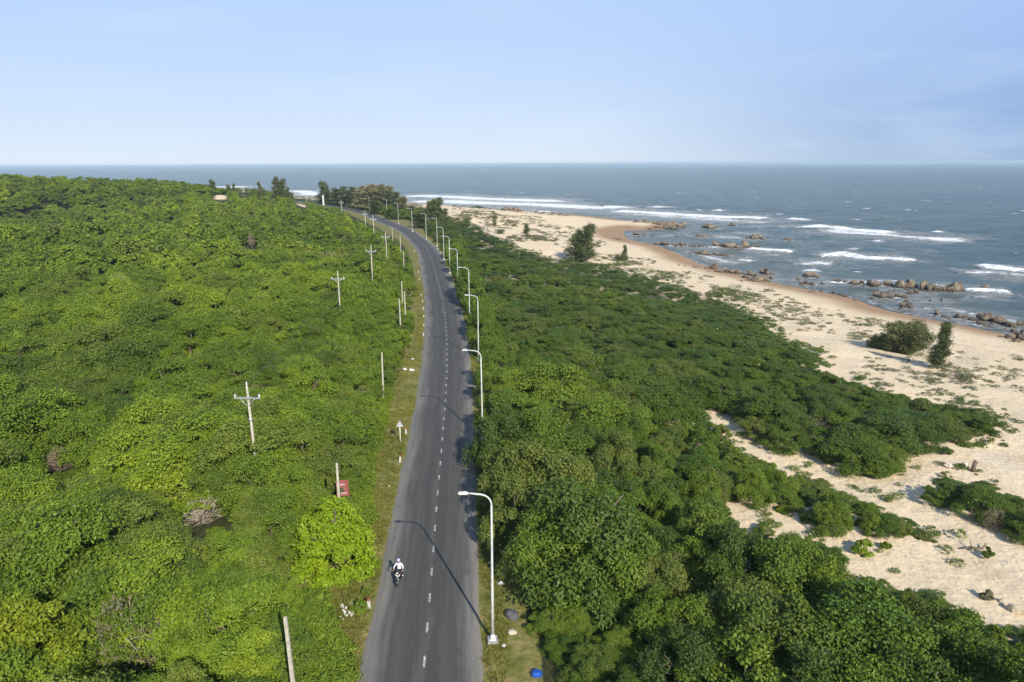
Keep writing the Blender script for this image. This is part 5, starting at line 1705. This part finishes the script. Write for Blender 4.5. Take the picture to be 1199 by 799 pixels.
# tall weeds at the left of the verge
X = rng.uniform(-24, -8, 15000); Y = 24 + 90 * rng.random(15000)**1.3
px, py, dp = proj(np.stack([X, Y, X * 0 + .4], -1))
WEED_PX = [(300, 840), (345, 760), (352, 700), (372, 690), (398, 745), (420, 840)]
WEED2_PX = [(412, 575), (420, 545), (440, 480), (450, 446), (458, 446), (450, 490), (440, 530), (430, 570), (436, 606), (424, 606)]
ok = (inpoly(px, py, WEED_PX) | inpoly(px, py, WEED2_PX)) & (np.hypot(X - bb[0], Y - bb[1]) > 1.5)
X, Y = X[ok], Y[ok]
weeds = [crown_mesh('weed_tuft', 980 + k, M['weed'], .5, .6, z0=.05, nclump=24, nleaf=220, leaf=(.13, .07), cr=(.22, .5), flat=.5, skirt=.5) for k in range(4)]
s_ = rng.uniform(.6, 1.3, len(X))
rz = np.zeros((len(X), 3)); rz[:, 2] = rng.uniform(0, 6.28, len(X))
scatter('tall_weeds', np.stack([X, Y, zland(X, Y)], 1), rz, np.stack([s_, s_, s_], 1), rng.integers(0, 4, len(X)), weeds)
print('weeds', len(X))

# ------------------------------------------------------------------ rocks
def rock_mesh(name, seed, mat, flat=.7):
    rg = np.random.default_rng(seed)
    bm = bmesh.new()
    bmesh.ops.create_icosphere(bm, subdivisions=3, radius=1)
    pl = [(unit(rg.normal(size=3) * np.array([1, 1, .7])), rg.uniform(.42, .85)) for _ in range(22)]
    o_ = rg.uniform(0, 50)
    for v in bm.verts:
        d = np.array(v.co); r_ = 1.
        for n_, q in pl:
            c_ = d @ n_
            if c_ > .05: r_ = min(r_, q / c_)
        r_ *= 1 + .30 * (float(fbm(np.array([d[0] * 3.2 + o_]), np.array([d[1] * 3.2 + d[2] * 2.7]))[0]) - .5) * 2
        v.co = Vector(d * r_) * 1
        v.co.z *= flat
    me = bpy.data.meshes.new(name); bm.to_mesh(me); bm.free()
    me.materials.append(mat)
    return me


RK = [rock_mesh('rock', 10 + k, M['rock'], .75) for k in range(7)]
PK = [rock_mesh('rock', 30 + k, M['palerock'], .7) for k in range(3)]
ri = 0; rubble = []
for lb, lst in CL:
    lst = sorted([r_ for r_ in lst if r_[2] > 1], key=lambda r_: r_[0])
    for k, (a, b_, w, h_) in enumerate(lst):
        q = hit(a, b_)
        q = P(a, b_, SEA) if q[2] < SEA + .05 else q
        dep = proj(q)[2]
        wm = w / F * dep; hm_ = h_ / F * dep
        o = obj('rock', RK[ri % 7]); ri += 1
        o.scale = (wm * .82, wm * .74 * rng.uniform(.7, 1.1), max(hm_ * 1.12, .25))
        o.rotation_euler = (rng.uniform(-.45, .45), rng.uniform(-.45, .45), rng.uniform(0, 6.28))
        rubble.append((q, wm))
        o.location = (q[0], q[1] + wm * .3, q[2] + hm_ * .12)
        tag(o, f"{ORD[k]} rock from left in {lb}", 'rock', 'shore rocks')
pts = []; sc = []
for q, wm in rubble:
    for k in range(rng.integers(3, 8)):
        a_ = rng.uniform(0, 6.28); d_ = wm * rng.uniform(.4, 1.3)
        x_, y_ = q[0] + math.cos(a_) * d_ * 1.3, q[1] + math.sin(a_) * d_ + .3
        z_ = max(zl1(x_, y_), SEA - .05); w_ = wm * rng.uniform(.10, .30)
        pts.append((x_, y_, z_)); sc.append((w_, w_ * rng.uniform(.6, 1.2), w_ * rng.uniform(.5, 1.0)))
rz = rng.uniform(-.5, .5, (len(pts), 3)); rz[:, 2] = rng.uniform(0, 6.28, len(pts))
scatter('reef_rubble', pts, rz, sc, rng.integers(0, 7, len(pts)), RK)
for k, (a, b_, w, h_, lb) in enumerate([(1110, 547, 15, 11, 'left pale boulder between the long tongue and the shrub island'), (1129, 546, 11, 9, 'right pale boulder between the long tongue and the shrub island'), (1188, 716, 22, 16, 'big pale boulder on the sand at the right edge'), (1174, 706, 12, 10, 'smaller pale boulder left of the big pale one'), (844, 490, 5, 4, 'small pale stone in the little sand gap'), (905, 538, 8, 5, 'pale stone lying on the upper sand track'), (760, 311, 8, 5, 'white stone left of the dune shrubs by the canopy')]):
    q = hit(a, b_); dep = proj(q)[2]; wm = w / F * dep; hm_ = h_ / F * dep
    o = obj('rock', PK[k % 3]); o.scale = (wm * .55, wm * .5, hm_ * .7); o.rotation_euler = (0, 0, k * 1.3); o.location = (q[0], q[1], q[2] + hm_ * .2)
    tag(o, lb, 'rock', 'pale stones on the sand')
b = MB(); b.tube([(0, 0, -.1), (.03, 0, .5), (.1, .02, .95)], [.22, .16, .13], 9); b.tube([(0, 0, .45), (.3, .0, .8)], [.09, .06], 7)
q = hit(1139, 552); tag(b.build('tree_stump', M['bark'], None, (q[0], q[1], q[2])), 'dark stump beside the right pale boulder', 'stump')
b = MB(); b.tube([(-.9, 0, .1), (-.3, .1, .14), (.4, -.05, .12), (.8, .2, .35)], [.05, .09, .08, .03], 7); b.tube([(-.2, .08, .14), (-.1, .5, .4)], [.05, .02], 6)
q = hit(1142, 644); tag(b.build('driftwood', M['bark'], None, (q[0], q[1], q[2])), 'dark piece of driftwood left of the small bush on the sand', 'driftwood')

# ------------------------------------------------------------------ things lying on the verges
def crumple(name, label, cat, px, py, w, h_, mat, seed, z=0., group=None):
    q = P(px, py, 0); dep = proj(q)[2]
    rg = np.random.default_rng(seed)
    bm = bmesh.new(); bmesh.ops.create_icosphere(bm, subdivisions=3, radius=1)
    for v in bm.verts:
        d = np.array(v.co)
        k = .72 + .55 * float(fbm(np.array([d[0] * 1.7 + seed]), np.array([d[1] * 1.7 + d[2] * 2.3]))[0]) + rg.normal() * .035
        v.co = Vector(d * k)
    me = bpy.data.meshes.new(name); bm.to_mesh(me); bm.free(); me.materials.append(mat)
    o = obj(name, me); wm = w / F * dep; hm_ = h_ / F * dep
    o.scale = (wm * .5, wm * .42, hm_ * .5); o.location = (q[0], q[1], z + hm_ * .2); o.rotation_euler = (.1, .15, seed)
    tag(o, label, cat, group)


crumple('plastic_sheet', 'crumpled bright blue plastic sheet under the trees at the bottom edge', 'plastic sheet', 628.5, 790, 15, 7, M['blue'], 1, .0)
crumple('old_sheet', 'dark grey crumpled sheet in the shade behind the first lamp foot', 'sheet', 599, 722, 18, 11, M['tarp'], 2, 0)
for k, (a, b_, w, h_, m_, lb) in enumerate([(590, 672, 6, 3, 'litter', 'pale lump of litter nearest the road below the shaded tree'), (573, 660, 4, 2.5, 'litter', 'white scrap on the verge halfway up the first lamp'), (587, 684, 8, 5, 'litter', 'pale stone-like lump in the shade behind the first lamp'), (600, 741, 11, 4, 'palerock', 'pale rubble lying right of the first lamp foot'), (590, 757, 6, 4, 'litter', 'white scrap beside the first lamp foot'),
                                       (565, 486, 7, 4, 'litter', 'white plastic heap at the foot of the second lamp'), (571, 481, 7, 5, 'litter', 'white bag right of the second lamp foot'), (578, 478, 10, 5, 'litter', 'pale rubbish at the edge of the trees by the second lamp'), (576, 472, 3, 4, 'redcloth', 'small red rag in the rubbish by the second lamp'),
                                       (482, 434, 7, 3, 'litter', 'pale rubbish lump on the left verge, right piece'), (474, 433, 6, 3, 'litter', 'pale rubbish lump on the left verge, left piece'), (483, 421, 5, 2, 'litter', 'white scrap on the left verge behind the rubbish lumps'), (403, 761, 5, 4, 'litter', 'white scrap in the weeds near the bottom edge'), (401, 676, 5, 3, 'litter', 'white scrap just under the round bright tree'), (456, 570, 3, 2, 'litter', 'tiny white scrap on the verge beyond the motorcycle'), (588, 807, 4, 4, 'litter', 'white scrap in the grass at the bottom edge')]):
    crumple('litter', lb, 'litter', a, b_, w, h_, M[m_], 10 + k, 0, 'litter on the verges')
b = MB(); rg_ = np.random.default_rng(4)
for k in range(34):
    a_ = rg_.uniform(0, 6.28); d_ = .62 * math.sqrt(rg_.random()); w_ = rg_.uniform(.05, .15)
    b.box((d_ * math.cos(a_), d_ * 1.3 * math.sin(a_), .03 + .16 * (1 - d_ / .62) * rg_.random()), (w_, w_ * rg_.uniform(.6, 1.4), w_ * .6), rg_.uniform(0, 3), rg_.uniform(.6, .95))
q = P(404, 716); tag(b.build('rubble_heap', M['litter'], None, (q[0], q[1], 0)), 'low heap of pale rubble in the weeds beside the lowest marker post', 'rubble heap')
b = MB(); b.box((0, 0, .28), (1.5, .5, .12)); b.box((-.5, 0, .1), (.14, .4, .24)); b.box((.5, 0, .1), (.14, .4, .24))
q = P(557, 455); tag(b.build('concrete_bench', M['slab'], None, (q[0], q[1], 0)), 'low grey concrete slab seat on the right verge by the second lamp head', 'bench')
